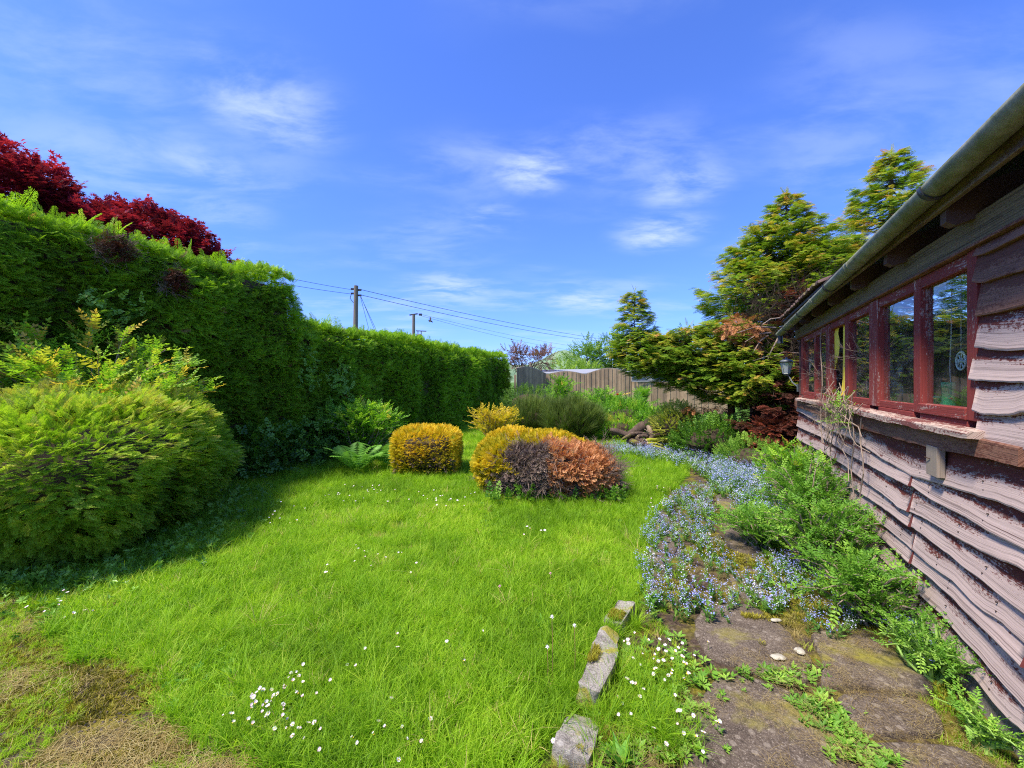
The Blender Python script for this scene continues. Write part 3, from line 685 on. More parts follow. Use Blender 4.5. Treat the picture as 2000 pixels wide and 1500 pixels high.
# ------------------------------------------------------------------ shed
def wood_mat(name, paint, peeled, dark, bias=0.0):
    """weathered board: paint remnants over bleached grain; Object Info colour R shifts how much paint is left"""
    m = mat_new(name); uv = N('ShaderNodeUVMap'); oi = N('ShaderNodeObjectInfo'); sp = N('ShaderNodeSeparateXYZ'); L(uv.outputs[0], sp.inputs[0])
    sc_ = N('ShaderNodeSeparateColor'); L(oi.outputs['Color'], sc_.inputs[0])
    cb = N('ShaderNodeCombineXYZ'); L(sp.outputs[0], cb.inputs[0]); L(sp.outputs[1], cb.inputs[1]); L(M('MULTIPLY', oi.outputs['Random'], 37.), cb.inputs[2])
    v = cb.outputs[0]
    warp = noise_tex(mapping(v, (2.2, 5, 1)), 1, 3)                       # knots bend the grain
    cb2 = N('ShaderNodeCombineXYZ'); L(sp.outputs[0], cb2.inputs[0]); L(M('ADD', sp.outputs[1], M('MULTIPLY', warp, .02)), cb2.inputs[1]); L(M('MULTIPLY', oi.outputs['Random'], 37.), cb2.inputs[2])
    g1 = noise_tex(mapping(cb2.outputs[0], (1.6, 170, 1)), 1, 5, .65)      # fine raised grain
    g2 = noise_tex(mapping(cb2.outputs[0], (.7, 48, 1)), 1, 4, .6)
    blot = noise_tex(mapping(v, (3.2, 16, 1)), 1, 7, .66, .5); big_ = noise_tex(mapping(v, (1.1, 3.2, 1)), 1, 3)
    speck = noise_tex(mapping(v, (45, 75, 1)), 1, 3, .7)
    base = ramp(M('ADD', M('MULTIPLY', g1, .72), M('MULTIPLY', g2, .28)), [(.33, dark), (.42, tuple(x * .62 for x in peeled)), (.50, peeled), (.72, tuple(min(1, x * 1.18) for x in peeled))])
    pt = mixc(g1, tuple(x * .45 for x in paint), tuple(x * 1.7 for x in paint))
    # second UV: v2 = fraction across the board from lower edge (0) to the sheltered top (1)
    uv2 = N('ShaderNodeUVMap'); uv2.uv_map = 'across'; sp2 = N('ShaderNodeSeparateXYZ'); L(uv2.outputs[0], sp2.inputs[0])
    top = mrange(sp2.outputs[1], .18, .55, -.02, .25)
    k = M('ADD', M('ADD', M('MULTIPLY', blot, .6), M('MULTIPLY', big_, .35)), M('ADD', top, M('MULTIPLY', M('SUBTRACT', g1, .5), .55)))
    k = M('ADD', k, M('MULTIPLY', M('SUBTRACT', speck, .5), .5))
    k = M('ADD', k, M('ADD', .02, M('MULTIPLY', sc_.outputs[0], .7)))
    mask = mrange(k, .66 - bias, .72 - bias)
    c = mixc(mask, base, pt)
    bn = M('ADD', M('ADD', g1, M('MULTIPLY', g2, .35)), M('MULTIPLY', mask, .25))
    principled(c, .85, bn, .65, .0025, .2); return m
MBOARD = wood_mat('peeling_maroon_cladding', (.12, .030, .022), (.48, .36, .31), (.13, .07, .055))
MBROWN = wood_mat('brown_cladding', (.12, .045, .028), (.25, .12, .075), (.05, .03, .025), .05)
MEND = plain('board_end_grain', (.16, .04, .035), .9, 30, .5)
MFRAME = wood_mat('maroon_window_paint', (.20, .036, .028), (.50, .34, .28), (.10, .03, .02), .22)
MSILL = wood_mat('worn_sill_wood', (.16, .055, .045), (.50, .38, .30), (.06, .035, .03), .12)
MDARKW = wood_mat('dark_eaves_wood', (.10, .060, .045), (.20, .14, .09), (.03, .022, .016), .1)
MMOSSW = wood_mat('mossy_plate_wood', (.09, .05, .03), (.20, .14, .07), (.04, .025, .015), .0)
def set_uv(me, fn, fn2):
    uv = me.uv_layers.new(name='UVMap'); uv2 = me.uv_layers.new(name='across')
    for lp in me.loops:
        i = lp.vertex_index; uv.data[lp.index].uv = fn(i); uv2.data[lp.index].uv = fn2(i)
def ob_uv(o, along, across_len=None):
    """uv by wall coordinates: u along s, v along z"""
    me = o.data; co = [v.co.copy() for v in me.vertices]
    zs = [c.z for c in co]; z0, z1 = min(zs), max(zs) + 1e-6
    if along == 's': set_uv(me, lambda i: (toW(co[i].x, co[i].y)[0], co[i].z + toW(co[i].x, co[i].y)[1]), lambda i: (0, .3))
    else: set_uv(me, lambda i: (co[i].z, toW(co[i].x, co[i].y)[0] + toW(co[i].x, co[i].y)[1]), lambda i: (0, .3))
    return o
shed = empty('shed', W(5.0, -1.5, 0), 'old timber shed with peeling maroon waney-edge boards, a window band and a mossy gutter', 'shed')

def edge_fn(px, p):
    pts = sorted(WP(x, y, p) for x, y in px); S_ = [a for a, b in pts]; Z_ = [b for a, b in pts]
    return lambda s: float(np.interp(s, S_, Z_))
def board(s0, s1, zf, height, seed, white, mat, p0=0.0, curl=.0, name='board'):
    n = max(4, int((s1 - s0) / .035)); mb = MB(); prof = 9
    # cross-section: wedge, thick waney bottom lip
    pr = [(-.004, 1.0), (.006, 1.0), (.014, .72), (.023, .42), (.031, .16), (.036, .03), (.034, .0), (.012, -.002), (-.004, .01)]
    vs = []; rs = random.Random(seed)
    for i in range(n + 1):
        s = s0 + (s1 - s0) * i / n; zb = zf(s)
        fuzz = .005 * (float(fbm(np.array([[s, seed]]), 16, seed)[0]) - .5) * 2
        bow = curl * math.exp(-((s - s0) / .35) ** 2)
        for k, (pp, hh) in enumerate(pr):
            z = zb + fuzz * (1 - hh) + hh * height
            rough = .0007 * (float(fbm(np.array([[s * 3, z * 20]]), 1.7, seed)[0]) - .5) * 2
            vs.append(W(s, p0 + pp * 1.15 + rough + bow * (1 - hh) ** 2, z))
    fs = []; mi = []
    for i in range(n):
        for k in range(prof):
            fs.append((i * prof + k, i * prof + (k + 1) % prof, (i + 1) * prof + (k + 1) % prof, (i + 1) * prof + k))
    mb.add(vs, fs, 0); b = n * prof
    mb.add([], [], 1); mb.f.append(tuple(range(prof))); mb.m.append(1); mb.f.append(tuple(b + k for k in range(prof))[::-1]); mb.m.append(1)
    o = mb.build(name, [mat, MEND], shed)
    ss = [s0 + (s1 - s0) * (i // prof) / n for i in range(len(vs))]
    set_uv(o.data, lambda i: (ss[i], pr[i % prof][1] * height + (.3 * pr[i % prof][0])), lambda i: (0, max(0, pr[i % prof][1])))
    for i_, pl in enumerate(o.data.polygons): pl.use_smooth = len(pl.vertices) == 4 and (i_ % prof) in (1, 2, 3)
    o.color = (white, 0, 0, 1)
    return o
ROWS = [
 [(1563,805),(1600,826),(1628,843),(1660,855),(1677,865),(1700,879),(1725,897),(1750,910),(1783,930),(1830,943),(1853,950),(1890,961),(1920,971),(1953,979),(2000,997)],
 [(1564,836),(1603,853),(1634,872),(1661,889),(1683,901),(1701,910),(1723,922),(1750,935),(1783,950),(1822,977),(1857,995),(1892,1012),(1917,1027),(1947,1045),(2000,1068)],
 [(1565,862),(1613,886),(1651,910),(1663,919),(1683,934),(1697,945),(1750,982),(1760,992),(1775,998),(1808,1013),(1833,1028),(1858,1043),(1892,1062),(1925,1078),(1958,1093),(2000,1108)],
 [(1565,885),(1650,945),(1700,975),(1750,1008),(1783,1030),(1808,1047),(1830,1065),(1858,1085),(1883,1107),(1917,1130),(1947,1155),(1967,1172),(2000,1197)],
 [(1565,905),(1650,970),(1700,1005),(1750,1045),(1777,1067),(1793,1082),(1822,1107),(1843,1122),(1867,1138),(1892,1165),(1908,1182),(1933,1200),(1962,1218),(1988,1243),(2000,1253)],
 [(1565,918),(1700,1032),(1750,1073),(1783,1102),(1817,1127),(1843,1152),(1867,1172),(1893,1198),(1925,1227),(1953,1252),(1975,1273),(2000,1298)],
 [(1565,926),(1700,1068),(1750,1117),(1770,1137),(1795,1158),(1817,1180),(1838,1198),(1867,1230),(1892,1258),(1917,1283),(1942,1313),(1967,1342),(1988,1363),(2000,1377)],
 [(1808,1215),(1837,1250),(1867,1282),(1892,1308),(1917,1337),(1945,1373),(1975,1407),(2000,1428)],
]
FAR = 7.74; NEAR = -.6
JOINTS = [(1630, 2035), (1634, 1783, 2020), (1633, 1780, 2040), (1640, 1783, 2030), (1640, 1785, 2060), (1650, 1784, 2010), (1790,), (1795, 2008)]
prevfn = None
for r_, row in enumerate(ROWS):
    fn = edge_fn(row, .03)
    cuts = sorted([NEAR] + [WP(x, 900, .03)[0] for x in JOINTS[r_]] + [FAR])
    top = (1.25 if r_ == 0 else None)
    for k in range(len(cuts) - 1):
        if cuts[k + 1] - cuts[k] < .15: continue
        hh = .205 if r_ else .25
        board(cuts[k] + .004, cuts[k + 1] - .004, fn, hh, r_ * 10 + k, random.uniform(-.12, .06) + (.06 if r_ == 0 else -.05), MBOARD, curl=random.choice((0, .008, .014)))
# boards right of the windows
UP = [
 ([(1903,500),(1922,497),(2000,460)], MBROWN, .0, .10), ([(1902,550),(1922,552),(1950,543),(2000,528)], MBROWN, .05, .2), ([(1908,618),(1942,612),(2000,598)], MBROWN, .08, .24),  # top three rows are browner than the boards below
 ([(1907,680),(1925,681),(1950,685),(2000,683)], MBOARD, -.02, .24), ([(1895,742),(1925,744),(1958,746),(2000,748)], MBOARD, -.16, .22),
 ([(1902,802),(1917,809),(1950,812),(1980,811),(2000,805)], MBOARD, -.14, .24), ([(1905,862),(1942,867),(2000,878)], MBOARD, -.12, .24)]
WR = WP(1911, 700, .03)[0]
for i, (px, mt, wh, hh) in enumerate(UP):
    e = WP(px[0][0], 700, .045)[0] + .0
    board(NEAR, e, edge_fn(px, .045), hh, 200 + i, wh, mt, p0=.012, curl=0)
nh = MB()
for r_, row in enumerate(ROWS):
    fn = edge_fn(row, .03); s_ = .9 + .17 * r_
    while s_ < 7.0:
        for dz in (.035, .075):
            c_ = W(s_ + random.uniform(-.02, .02), .0385 - .06 * dz, fn(s_) + dz); nh.tube([c_ - (W(0, 1) - W(0, 0)) * .004, c_ + (W(0, 1) - W(0, 0)) * .003], .0035, 6)
        s_ += random.uniform(.45, .7)
nh.build('nail_heads', plain('rusty_nail_heads', (.05, .03, .022), .8), shed)['kind'] = 'stuff'
# backing wall behind the boards, far gable, rear, floor, plinth
wl = MB(); zt = 2.44
s_l = FAR - .02
wl.wbox(NEAR, s_l, -.05, -.006, .1, 1.40)
wl.wbox(NEAR, WR, -.05, -.006, 1.40, zt)
wl.wbox(WR, s_l, -.05, -.006, 2.255, zt)
wl.build('wall_lining', plain('dark_lining', (.05, .03, .025), .9, 5, .3), shed)
gw = MB(); gw.wbox(s_l, s_l + .03, -3.2, .0, .1, zt); gw.build('gable_wall', plain('gable_boards', (.12, .07, .06), .9, 6, .4, stretch=(1, 1, 12)), shed)
gw = MB(); gw.wbox(NEAR - .03, NEAR, -3.2, -.006, .1, zt); gw.wbox(NEAR, s_l, -3.2, -3.17, .1, 3.1); gw.build('rear_wall', plain('rear_boards', (.34, .29, .23), .9, 6, .4, stretch=(1, 1, 12)), shed)
fl = MB(); fl.wbox(NEAR, s_l, -3.17, -.05, .1, .13); fl.build('floor', plain('shed_floor', (.30, .26, .21), .9, 4), shed)
pn = MB(); pn.wbox(NEAR, s_l, -3.2, .008, -.1, .17); pn.build('plinth', stone_mat('concrete_plinth', [(.14, .12, .10), (.26, .23, .19), (.34, .31, .27), (.42, .39, .34)], (.16, .16, .05), (.60, .75)), shed)

# window band
PF = .03
def ms(px): return WP(px, 700, PF)[0]
def vmem(px0, px1, z0, z1, p0=-.03, p1=PF, name='window_frame', white=0.):
    a, b = sorted((ms(px0), ms(px1))); mb = MB(); mb.wbox(a, b, p0, p1, z0, z1); o = ob_uv(mb.build(name, MFRAME, shed), 'z'); o.color = (white, 0, 0, 1); return bevel(o, .004)
def hmem(s0, s1, z0, z1, p0, p1, name='window_frame', white=0., mat=None):
    mb = MB(); mb.wbox(s0, s1, p0, p1, z0, z1); o = ob_uv(mb.build(name, mat or MFRAME, shed), 's'); o.color = (white, 0, 0, 1); return bevel(o, .004)
ZB, ZT = 1.405, 2.245
posts = [(1891, 1911), (1784, 1797), (1699, 1716), (1650, 1657), (1614, 1621), (1590, 1593), (1565, 1569)]
for i, (a, b) in enumerate(posts): vmem(a, b, ZB, ZT, p1=PF + (.006 if i in (0, 2, 4, 6) else 0), name='window_post', white=(-.05, .02, -.03, .1, .0, -.05, -.1)[i])
ss = [(ms(a), ms(b)) for a, b in posts]          # each (far edge, near edge)
openings = []
for i in range(6):
    near_, far_ = ss[i][0], ss[i + 1][1]; openings.append((near_ + .001, far_ - .001))
for i, (a, b) in enumerate(openings):
    hb = .06 if i == 0 else .05; pr_ = PF + (.012 if i == 0 else -.004)
    hmem(a, b, ZB, ZB + hb, -.025, pr_, 'window_rail'); hmem(a, b, ZT - .07, ZT, -.025, PF - .003, 'window_rail')
    hmem(a, b, 1.335, ZB - .001, -.02, PF + .002, 'window_subframe', .05)
mg = mat_new('old_window_glass'); p_ = N('ShaderNodeBsdfPrincipled')
gl = N('ShaderNodeBsdfGlossy'); gl.inputs['Roughness'].default_value = .015; gl.inputs[0].default_value = (.95, .97, 1, 1)
tr = N('ShaderNodeBsdfTransparent'); tr.inputs[0].default_value = (.96, .98, .96, 1)
df = N('ShaderNodeBsdfDiffuse'); df.inputs[0].default_value = (.45, .43, .38, 1)
fr = N('ShaderNodeFresnel'); fr.inputs[0].default_value = 1.52
tcn = N('ShaderNodeTexCoord'); dn = noise_tex(tcn.outputs['Object'], 7, 6, .65); bn_ = N('ShaderNodeBump'); bn_.inputs['Strength'].default_value = .03; bn_.inputs['Distance'].default_value = .01
L(noise_tex(tcn.outputs['Object'], 3.5, 2), bn_.inputs['Height']); L(bn_.outputs[0], gl.inputs['Normal'])
gm = N('ShaderNodeNewGeometry'); x1 = N('ShaderNodeMixShader'); L(M('MULTIPLY', M('ADD', M('MULTIPLY', fr.outputs[0], 1.0), .02, clamp=True), M('SUBTRACT', 1.0, gm.outputs['Backfacing'])), x1.inputs[0]); L(tr.outputs[0], x1.inputs[1]); L(gl.outputs[0], x1.inputs[2])
x2 = N('ShaderNodeMixShader'); L(M('MULTIPLY', mrange(dn, .45, .8, .02, .14), M('SUBTRACT', 1.0, gm.outputs['Backfacing'])), x2.inputs[0]); L(x1.outputs[0], x2.inputs[1]); L(df.outputs[0], x2.inputs[2])
oo = N('ShaderNodeOutputMaterial'); L(x2.outputs[0], oo.inputs[0])
for i, (a, b) in enumerate(openings):
    if i == 3: continue            # the yellow-curtained opening is broken
    mb = MB(); mb.wbox(a, b, -.006, -.002, ZB + .05, ZT - .07); mb.build('glass_pane', mg, shed)
# yellow blind remnants
mcur = plain('yellow_blind', (.98, .68, .06), .8, 10, .12)
def cur(pts, p, name='torn_blind'):
    q = [WP(x, y, p) for x, y in pts]; mb = MB(); n = len(q); c = (sum(a for a, b in q) / n, sum(b for a, b in q) / n)
    vs = [W(a, p + .012 * math.sin(b * 14), b) for a, b in q] + [W(a, p + .012 * math.sin(b * 14) - .003, b) for a, b in q]
    mb.add(vs, [tuple(range(n))[::-1], tuple(range(n, 2 * n))] + [(k, (k + 1) % n, n + (k + 1) % n, n + k) for k in range(n)]); mb.build(name, mcur, shed)
cur([(1625.5, 644), (1637, 638), (1634, 650), (1640, 668), (1641, 690), (1633, 712), (1626.5, 728), (1627, 770), (1624, 775)], -.004)
cur([(1645, 633), (1650, 631), (1650.5, 789), (1641, 786), (1644, 740)], -.004)
# sill, beam, peg
def plankw(s0, s1, p0, p1, z0f, z1f, mat, name, seed, white=0, slope=.0):
    n = max(3, int((s1 - s0) / .05)); vs = []
    for i in range(n + 1):
        s = s0 + (s1 - s0) * i / n; w1 = .008 * (float(fbm(np.array([[s, seed]]), 9, seed)[0]) - .5) * 2; w2 = .010 * (float(fbm(np.array([[s, seed + 9]]), 7, seed)[0]) - .5) * 2
        a, b = z0f(s) + w2, z1f(s) + w1 * .4
        vs += [W(s, p0, a), W(s, p1 + w1, a + .003), W(s, p1 + w1, b - slope - .006), W(s, p1 + w1 - .006, b - slope), W(s, p0, b)]
    fs = []
    for i in range(n):
        for k in range(5): fs.append((i * 5 + k, i * 5 + (k + 1) % 5, (i + 1) * 5 + (k + 1) % 5, (i + 1) * 5 + k))
    fs += [(0, 1, 2, 3, 4), tuple(n * 5 + k for k in range(5))[::-1]]
    mb = MB(); mb.add(vs, fs); o = ob_uv(mb.build(name, mat, shed), 's'); o.color = (white, 0, 0, 1); return o
sa, sb_, sc2, sd2 = WP(1553, 780, .1)[0], WP(1681, 800, .1)[0], WP(1892, 850, .1)[0], 0
f1 = edge_fn([(1555, 782), (1681, 812), (1750, 829), (1892, 858)], .1); f2 = edge_fn([(1555, 777), (1681, 799), (1750, 815), (1892, 843)], .1)
plankw(sb_ + .003, sa, .036, .10, lambda s: f1(s), lambda s: f2(s) + .004, MSILL, 'window_sill', 3, -.05, .008)
plankw(sc2, sb_ - .003, .036, .108, lambda s: f1(s), lambda s: f2(s) + .008, MSILL, 'window_sill', 4, -.12, .012)
be = WP(1988, 900, .066)[0]; fb = edge_fn([(1566, 798), (1620, 818), (1750, 858), (1833, 880), (1917, 895), (1988, 913)], .066)
plankw(be, FAR - .02, .02, .066, fb, lambda s: f1(s) + .004 if s > sc2 else 1.335, MBROWN, 'sill_beam', 5, .05)
a_, z_ = WP(1814, 925, .06); b_2, z2_ = WP(1835, 878, .06)
pg = MB(); pg.wbox(b_2, a_, .035, .072, z_, z2_ + .01); bevel(ob_uv(pg.build('wooden_peg', wood_mat('bare_grey_wood', (.25, .2, .15), (.5, .43, .34), (.15, .1, .08), -.2), shed), 'z'), .003)
nl = MB(); c_ = WP(1815, 896, .08); nl.tube([W(c_[0] + .01, .075, c_[1]), W(c_[0] + .045, .085, c_[1] + .003)], .0025, 6); nl.build('nail', plain('rusty_nail', (.06, .03, .02), .7), shed)

# eaves: plates, soffit, rafters, roof, gutter
plate = hmem(NEAR, FAR + .05, 2.262, 2.40, .004, .05, 'wall_plate', 0, MMOSSW)
hmem(NEAR, FAR + .05, 2.247, 2.262, .004, .062, 'window_drip', .1, MBROWN)
hmem(NEAR, FAR + .15, 2.44, 2.56, .155, .180, 'fascia_board', 0, MDARKW)
s = NEAR + .25; k = 0
while s < FAR + .1:
    mb = MB(); zz = 2.36
    vs = []
    for q in (s - .03, s + .03):
        vs += [W(q, .153, zz + .02), W(q, .153, zz + .15), W(q, -.3, zz + .28), W(q, -.3, zz + .12), W(q, .12, zz)]
    mb.add(vs, [(0, 1, 2, 3, 4), (9, 8, 7, 6, 5)] + [(k2, 5 + k2, 5 + (k2 + 1) % 5, (k2 + 1) % 5) for k2 in range(5)])
    o = ob_uv(mb.build('rafter', MDARKW, shed), 's'); s += .78
rf = MB(); pt_ = math.tan(R(20))
for (s0, s1) in ((NEAR - .2, FAR + .2),):
    vs = []
    for ss_ in (s0, s1):
        for p, dz in ((.20, .0), (-1.6, 0), (-3.4, 0)):
            z = 2.555 + (.20 - p) * pt_ if p > -2 else 2.555 + 1.8 * pt_ - (1.8) * pt_ * .9
            vs += [W(ss_, p, z), W(ss_, p, z + .03)]
    rf.add(vs, [(0, 1, 3, 2), (2, 3, 5, 4), (6, 8, 9, 7), (8, 10, 11, 9), (0, 2, 8, 6), (2, 4, 10, 8), (1, 7, 9, 3), (3, 9, 11, 5), (0, 6, 7, 1), (4, 5, 11, 10)])
rf.build('roof', plain('roof_boarding', (.06, .05, .045), .9), shed)
MTILE = stone_mat('mossy_clay_tile', [(.06, .035, .03), (.14, .08, .065), (.22, .15, .12), (.34, .3, .26)], (.20, .19, .05), (.5, .66), 3)
tb = None; s = NEAR; i = 0
while s < FAR + .18:
    w = .085; mb = MB(); up = random.uniform(0, .012) + .012 * (s > 5); n = 6; vs = []
    if s < 5.0: up = -.03
    for p in ((.235 if s > 5 else .15) + random.uniform(-.01, .01), .0):
        z = 2.592 + (.20 - p) * pt_ + up + (.02 if s > 5.2 else 0)
        for q in range(n + 1):
            a = math.pi * q / n; vs.append(W(s + w / 2 - math.cos(a) * w * .52, p, z + math.sin(a) * .034))
        for q in range(n + 1):
            a = math.pi * (n - q) / n; vs.append(W(s + w / 2 - math.cos(a) * w * .38, p, z + math.sin(a) * .018 - .004))
    m_ = 2 * (n + 1)
    mb.add(vs, [tuple(range(m_)), tuple(range(2 * m_ - 1, m_ - 1, -1))] + [(q, m_ + q, m_ + (q + 1) % m_, (q + 1) % m_) for q in range(m_)])
    mb.build('roof_tile', MTILE, shed); s += w * 1.04; i += 1
# gutter
MGUT = mat_new('grey_mossy_gutter'); tcn = N('ShaderNodeTexCoord'); v = tcn.outputs['Object']
n1 = noise_tex(v, 14, 7, .7); n2 = noise_tex(mapping(v, (1, 1, 1)), 2.2, 4); n3 = noise_tex(v, 90, 4, .7)
geo = N('ShaderNodeNewGeometry'); sz = N('ShaderNodeSeparateXYZ'); L(geo.outputs['Normal'], sz.inputs[0])
c = mixc(mrange(M('ADD', M('MULTIPLY', n1, .7), M('MULTIPLY', n2, .5)), .46, .72), (.25, .25, .18), (.11, .12, .04))
c = mixc(mrange(n3, .6, .75, 0, .6), c, (.32, .31, .22)); principled(c, .55, n3, .35, .003, .4)
GA, GB = Vector(W(8.00, .235, 2.353 + .02)), Vector(W(NEAR - .2, .235, 2.51 + .05))
def gpt(s): t = (s - 8.0) / (2.0 - 8.0); return W(s, .235, 2.355 + t * (2.508 - 2.355))
def gutter(s0, s1, r, name, mat, th=.004, over=0):
    mb = MB(); n = 14; vs = []; m_ = max(1, int(abs(s1 - s0) / .4))
    for j in range(m_ + 1):
        s = s0 + (s1 - s0) * j / m_; c = gpt(s)
        for rr in (r, r - th):
            rng = range(n + 1) if rr == r else range(n, -1, -1)
            for q in rng:
                a = math.pi + math.pi * q / n
                vs.append(c + Vector(W(0, 0)) * 0 + (W(0, 1) - W(0, 0)) * (math.cos(a) * rr) + Vector((0, 0, math.sin(a) * rr * 1.02 + .03)))
    k = 2 * (n + 1)
    for j in range(m_):
        mb.add([], []); 
        for q in range(k): mb.f.append((j * k + q, j * k + (q + 1) % k, (j + 1) * k + (q + 1) % k, (j + 1) * k + q)); mb.m.append(0)
    mb.v += [tuple(v) for v in vs]; mb.f += [tuple(range(k)), tuple(range(m_ * k, (m_ + 1) * k))[::-1]]; mb.m += [0, 0]
    o = mb.build(name, mat, shed)
    for pl in o.data.polygons: pl.use_smooth = len(pl.vertices) == 4
    return o
MBLK = plain('black_bracket', (.025, .027, .03), .45, 20, .3, .5)
gutter(NEAR - .3, 3.9, .056, 'gutter', MGUT); gutter(3.9, 7.98, .0545, 'gutter', MGUT)
for s in (.9, 2.62, 4.6, 6.0, 7.2):
    gutter(s - .018, s + .018, .0615, 'gutter_bracket', MBLK, .006)
    mb = MB(); mb.beam(gpt(s) + Vector((0, 0, .02)) - (W(0, 1) - W(0, 0)) * .055, gpt(s) + Vector((0, 0, .055)) - (W(0, 1) - W(0, 0)) * .13, .03, .01); mb.build('bracket_arm', MBLK, shed)
for s in (3.9, 5.2, 6.9): gutter(s - .035, s + .035, .0595, 'gutter_joint', MGUT, .006)
mb = MB(); c = gpt(7.9); mb.tube([c + Vector((0, 0, -.02)), c + Vector((0, 0, -.10)), c + Vector((0, 0, -.14))], [.036, .036, .042], 14); o = mb.build('gutter_outlet', MBLK, shed, False)
gutter(7.98, 7.986, .058, 'gutter_end', MBLK, .056)
# loose barge timber over the far eave
mb = MB(); q0, z0 = WP(1556, 579, .1); q1, z1 = WP(1606, 555, .1)
mb.beam(W(8.05, .16, 2.66), W(7.0, .02, 2.78), .03, .06); ob_uv(mb.build('loose_batten', MBROWN, shed), 's')

# lantern on the gable corner
lan = empty('wall_lantern', W(7.86, .30, 1.62), 'glass coach lantern on an arm at the far corner of the shed', 'lantern')
lc = Vector(G(1535, 800)); 
def at(px, py, Y): return Vector(((px - 1000) / F * Y, Y, CH - (py - HZ) / F * Y))
LC = at(1536, 716, 6.75)
MPEW = plain('weathered_lantern_metal', (.16, .17, .16), .5, 30, .4, .5, metal=.5)
mb = MB(); prof = [(.045, -.125), (.05, -.115), (.092, .085)]
def ringpts(r, z, n=6, ph=.3): return [LC + Vector((r * math.cos(ph + 6.2832 * k / n), r * math.sin(ph + 6.2832 * k / n), z)) for k in range(n)]
for k in range(6):
    mb.tube([ringpts(.05, -.115)[k], ringpts(.092, .07)[k]], .004, 6)
for r, z in ((.052, -.115), (.094, .07)):
    rr = ringpts(r, z); 
    for k in range(6): mb.tube([rr[k], rr[(k + 1) % 6]], .005, 6)
mb.build('lantern_cage', MPEW, lan)
mb = MB(); a, b = ringpts(.048, -.113), ringpts(.089, .068); mb.add(a + b, [(k, (k + 1) % 6, 6 + (k + 1) % 6, 6 + k) for k in range(6)])
ml = mat_new('lantern_glass'); g0 = N('ShaderNodeBsdfPrincipled'); g0.inputs['Base Color'].default_value = (.50, .56, .54, 1); g0.inputs['Roughness'].default_value = .25; g0.inputs['Alpha'].default_value = .55; o_ = N('ShaderNodeOutputMaterial'); L(g0.outputs[0], o_.inputs[0])
mb.build('lantern_glass', ml, lan)
mb = MB(); top = [ringpts(.104, .072, 12), ringpts(.085, .10, 12), ringpts(.05, .12, 12), ringpts(.018, .128, 12), ringpts(.012, .155, 12)]
vs = [p for r in top for p in r]; mb.add(vs, [(j * 12 + k, j * 12 + (k + 1) % 12, (j + 1) * 12 + (k + 1) % 12, (j + 1) * 12 + k) for j in range(4) for k in range(12)] + [tuple(range(12))[::-1], tuple(range(48, 60))])
mb.build('lantern_cap', MPEW, lan, True)
mb = MB(); bt = [ringpts(.05, -.118, 10), ringpts(.035, -.14, 10), ringpts(.012, -.155, 10)]; vs = [p for r in bt for p in r]; mb.add(vs, [(j * 10 + k, (j + 1) * 10 + k, (j + 1) * 10 + (k + 1) % 10, j * 10 + (k + 1) % 10) for j in range(2) for k in range(10)] + [tuple(range(10)), tuple(range(20, 30))[::-1]]); mb.build('lantern_base', MPEW, lan)
mb = MB(); e = W(7.78, .0, 1.50); mb.tube([LC + Vector((0, 0, -.13)), LC + Vector((.03, -.02, -.165)), LC.lerp(e, .5) + Vector((0, 0, -.09)), e], [.008, .009, .01, .012], 8); mb.box(e, (.05, .03, .12)); mb.build('lantern_arm', MPEW, lan)

# things inside the windows
MRAW = wood_mat('pale_raw_timber', (.35, .26, .15), (.5, .42, .28), (.2, .14, .08), -.1)
bx = MB(); bx.wbox(1.2, 6.4, -.75, -.62, 1.86, 1.96); ob_uv(tag(bx.build('shelf_rail', MRAW), 'pale timber rail running across the inside of the shed windows', 'rail'), 's')
bt = MB(); bt.wbox(1.5, 7.3, -.78, -.12, 1.28, 1.32); 
for q in (1.7, 3.5, 5.3, 7.1): bt.wbox(q, q + .08, -.7, -.62, .13, 1.28); bt.wbox(q, q + .08, -.2, -.14, .13, 1.28)
ob_uv(tag(bt.build('workbench', MRAW), 'timber workbench behind the shed windows', 'workbench'), 's')
def inpx(px, py, p):
    s, z = WP(px, py, p); return s, z
MGW = plain('pale_green_plastic', (.75, .92, .82), .5, 20, .1); MGR = plain('green_plastic', (.05, .62, .24), .45, 20, .2, .4); MYE = plain('yellow_plastic', (.75, .42, .03), .5, 20, .2); MWH = plain('white_cord', (.7, .68, .6), .8, 20, .15)
s, z = inpx(1877, 705, -.2); c = W(s, -.2, z)
wh = empty('hanging_wheel', c, 'small pale green spoked wheel hanging in the nearest window pane', 'wheel')
e1 = W(1, 0) - W(0, 0); rr_ = .055
def ringpath(c, r, n=28): return [c + e1 * (r * math.cos(6.2832 * k / n)) + Vector((0, 0, r * math.sin(6.2832 * k / n))) for k in range(n + 1)]
mb = MB(); mb.tube(ringpath(c, rr_), .006, 6, cap=False); mb.build('rim', MGW, wh, True)
for k in range(8):
    mb = MB(); a = k * math.pi / 4 + .2; mb.tube([c, c + e1 * (rr_ * math.cos(a)) + Vector((0, 0, rr_ * math.sin(a)))], .003, 6); mb.build('spoke', MGW, wh)
mb = MB(); mb.tube([c - (W(0, 1) - W(0, 0)) * .012, c + (W(0, 1) - W(0, 0)) * .012], .011, 10); mb.build('hub', MGW, wh)
mb = MB(); mb.tube([c + Vector((0, 0, rr_)), W(s, -.2, 2.3)], .0018, 5); mb.build('string', MWH, wh)
s, z = inpx(1887, 797, -.22); c = W(s, -.14, 1.32)
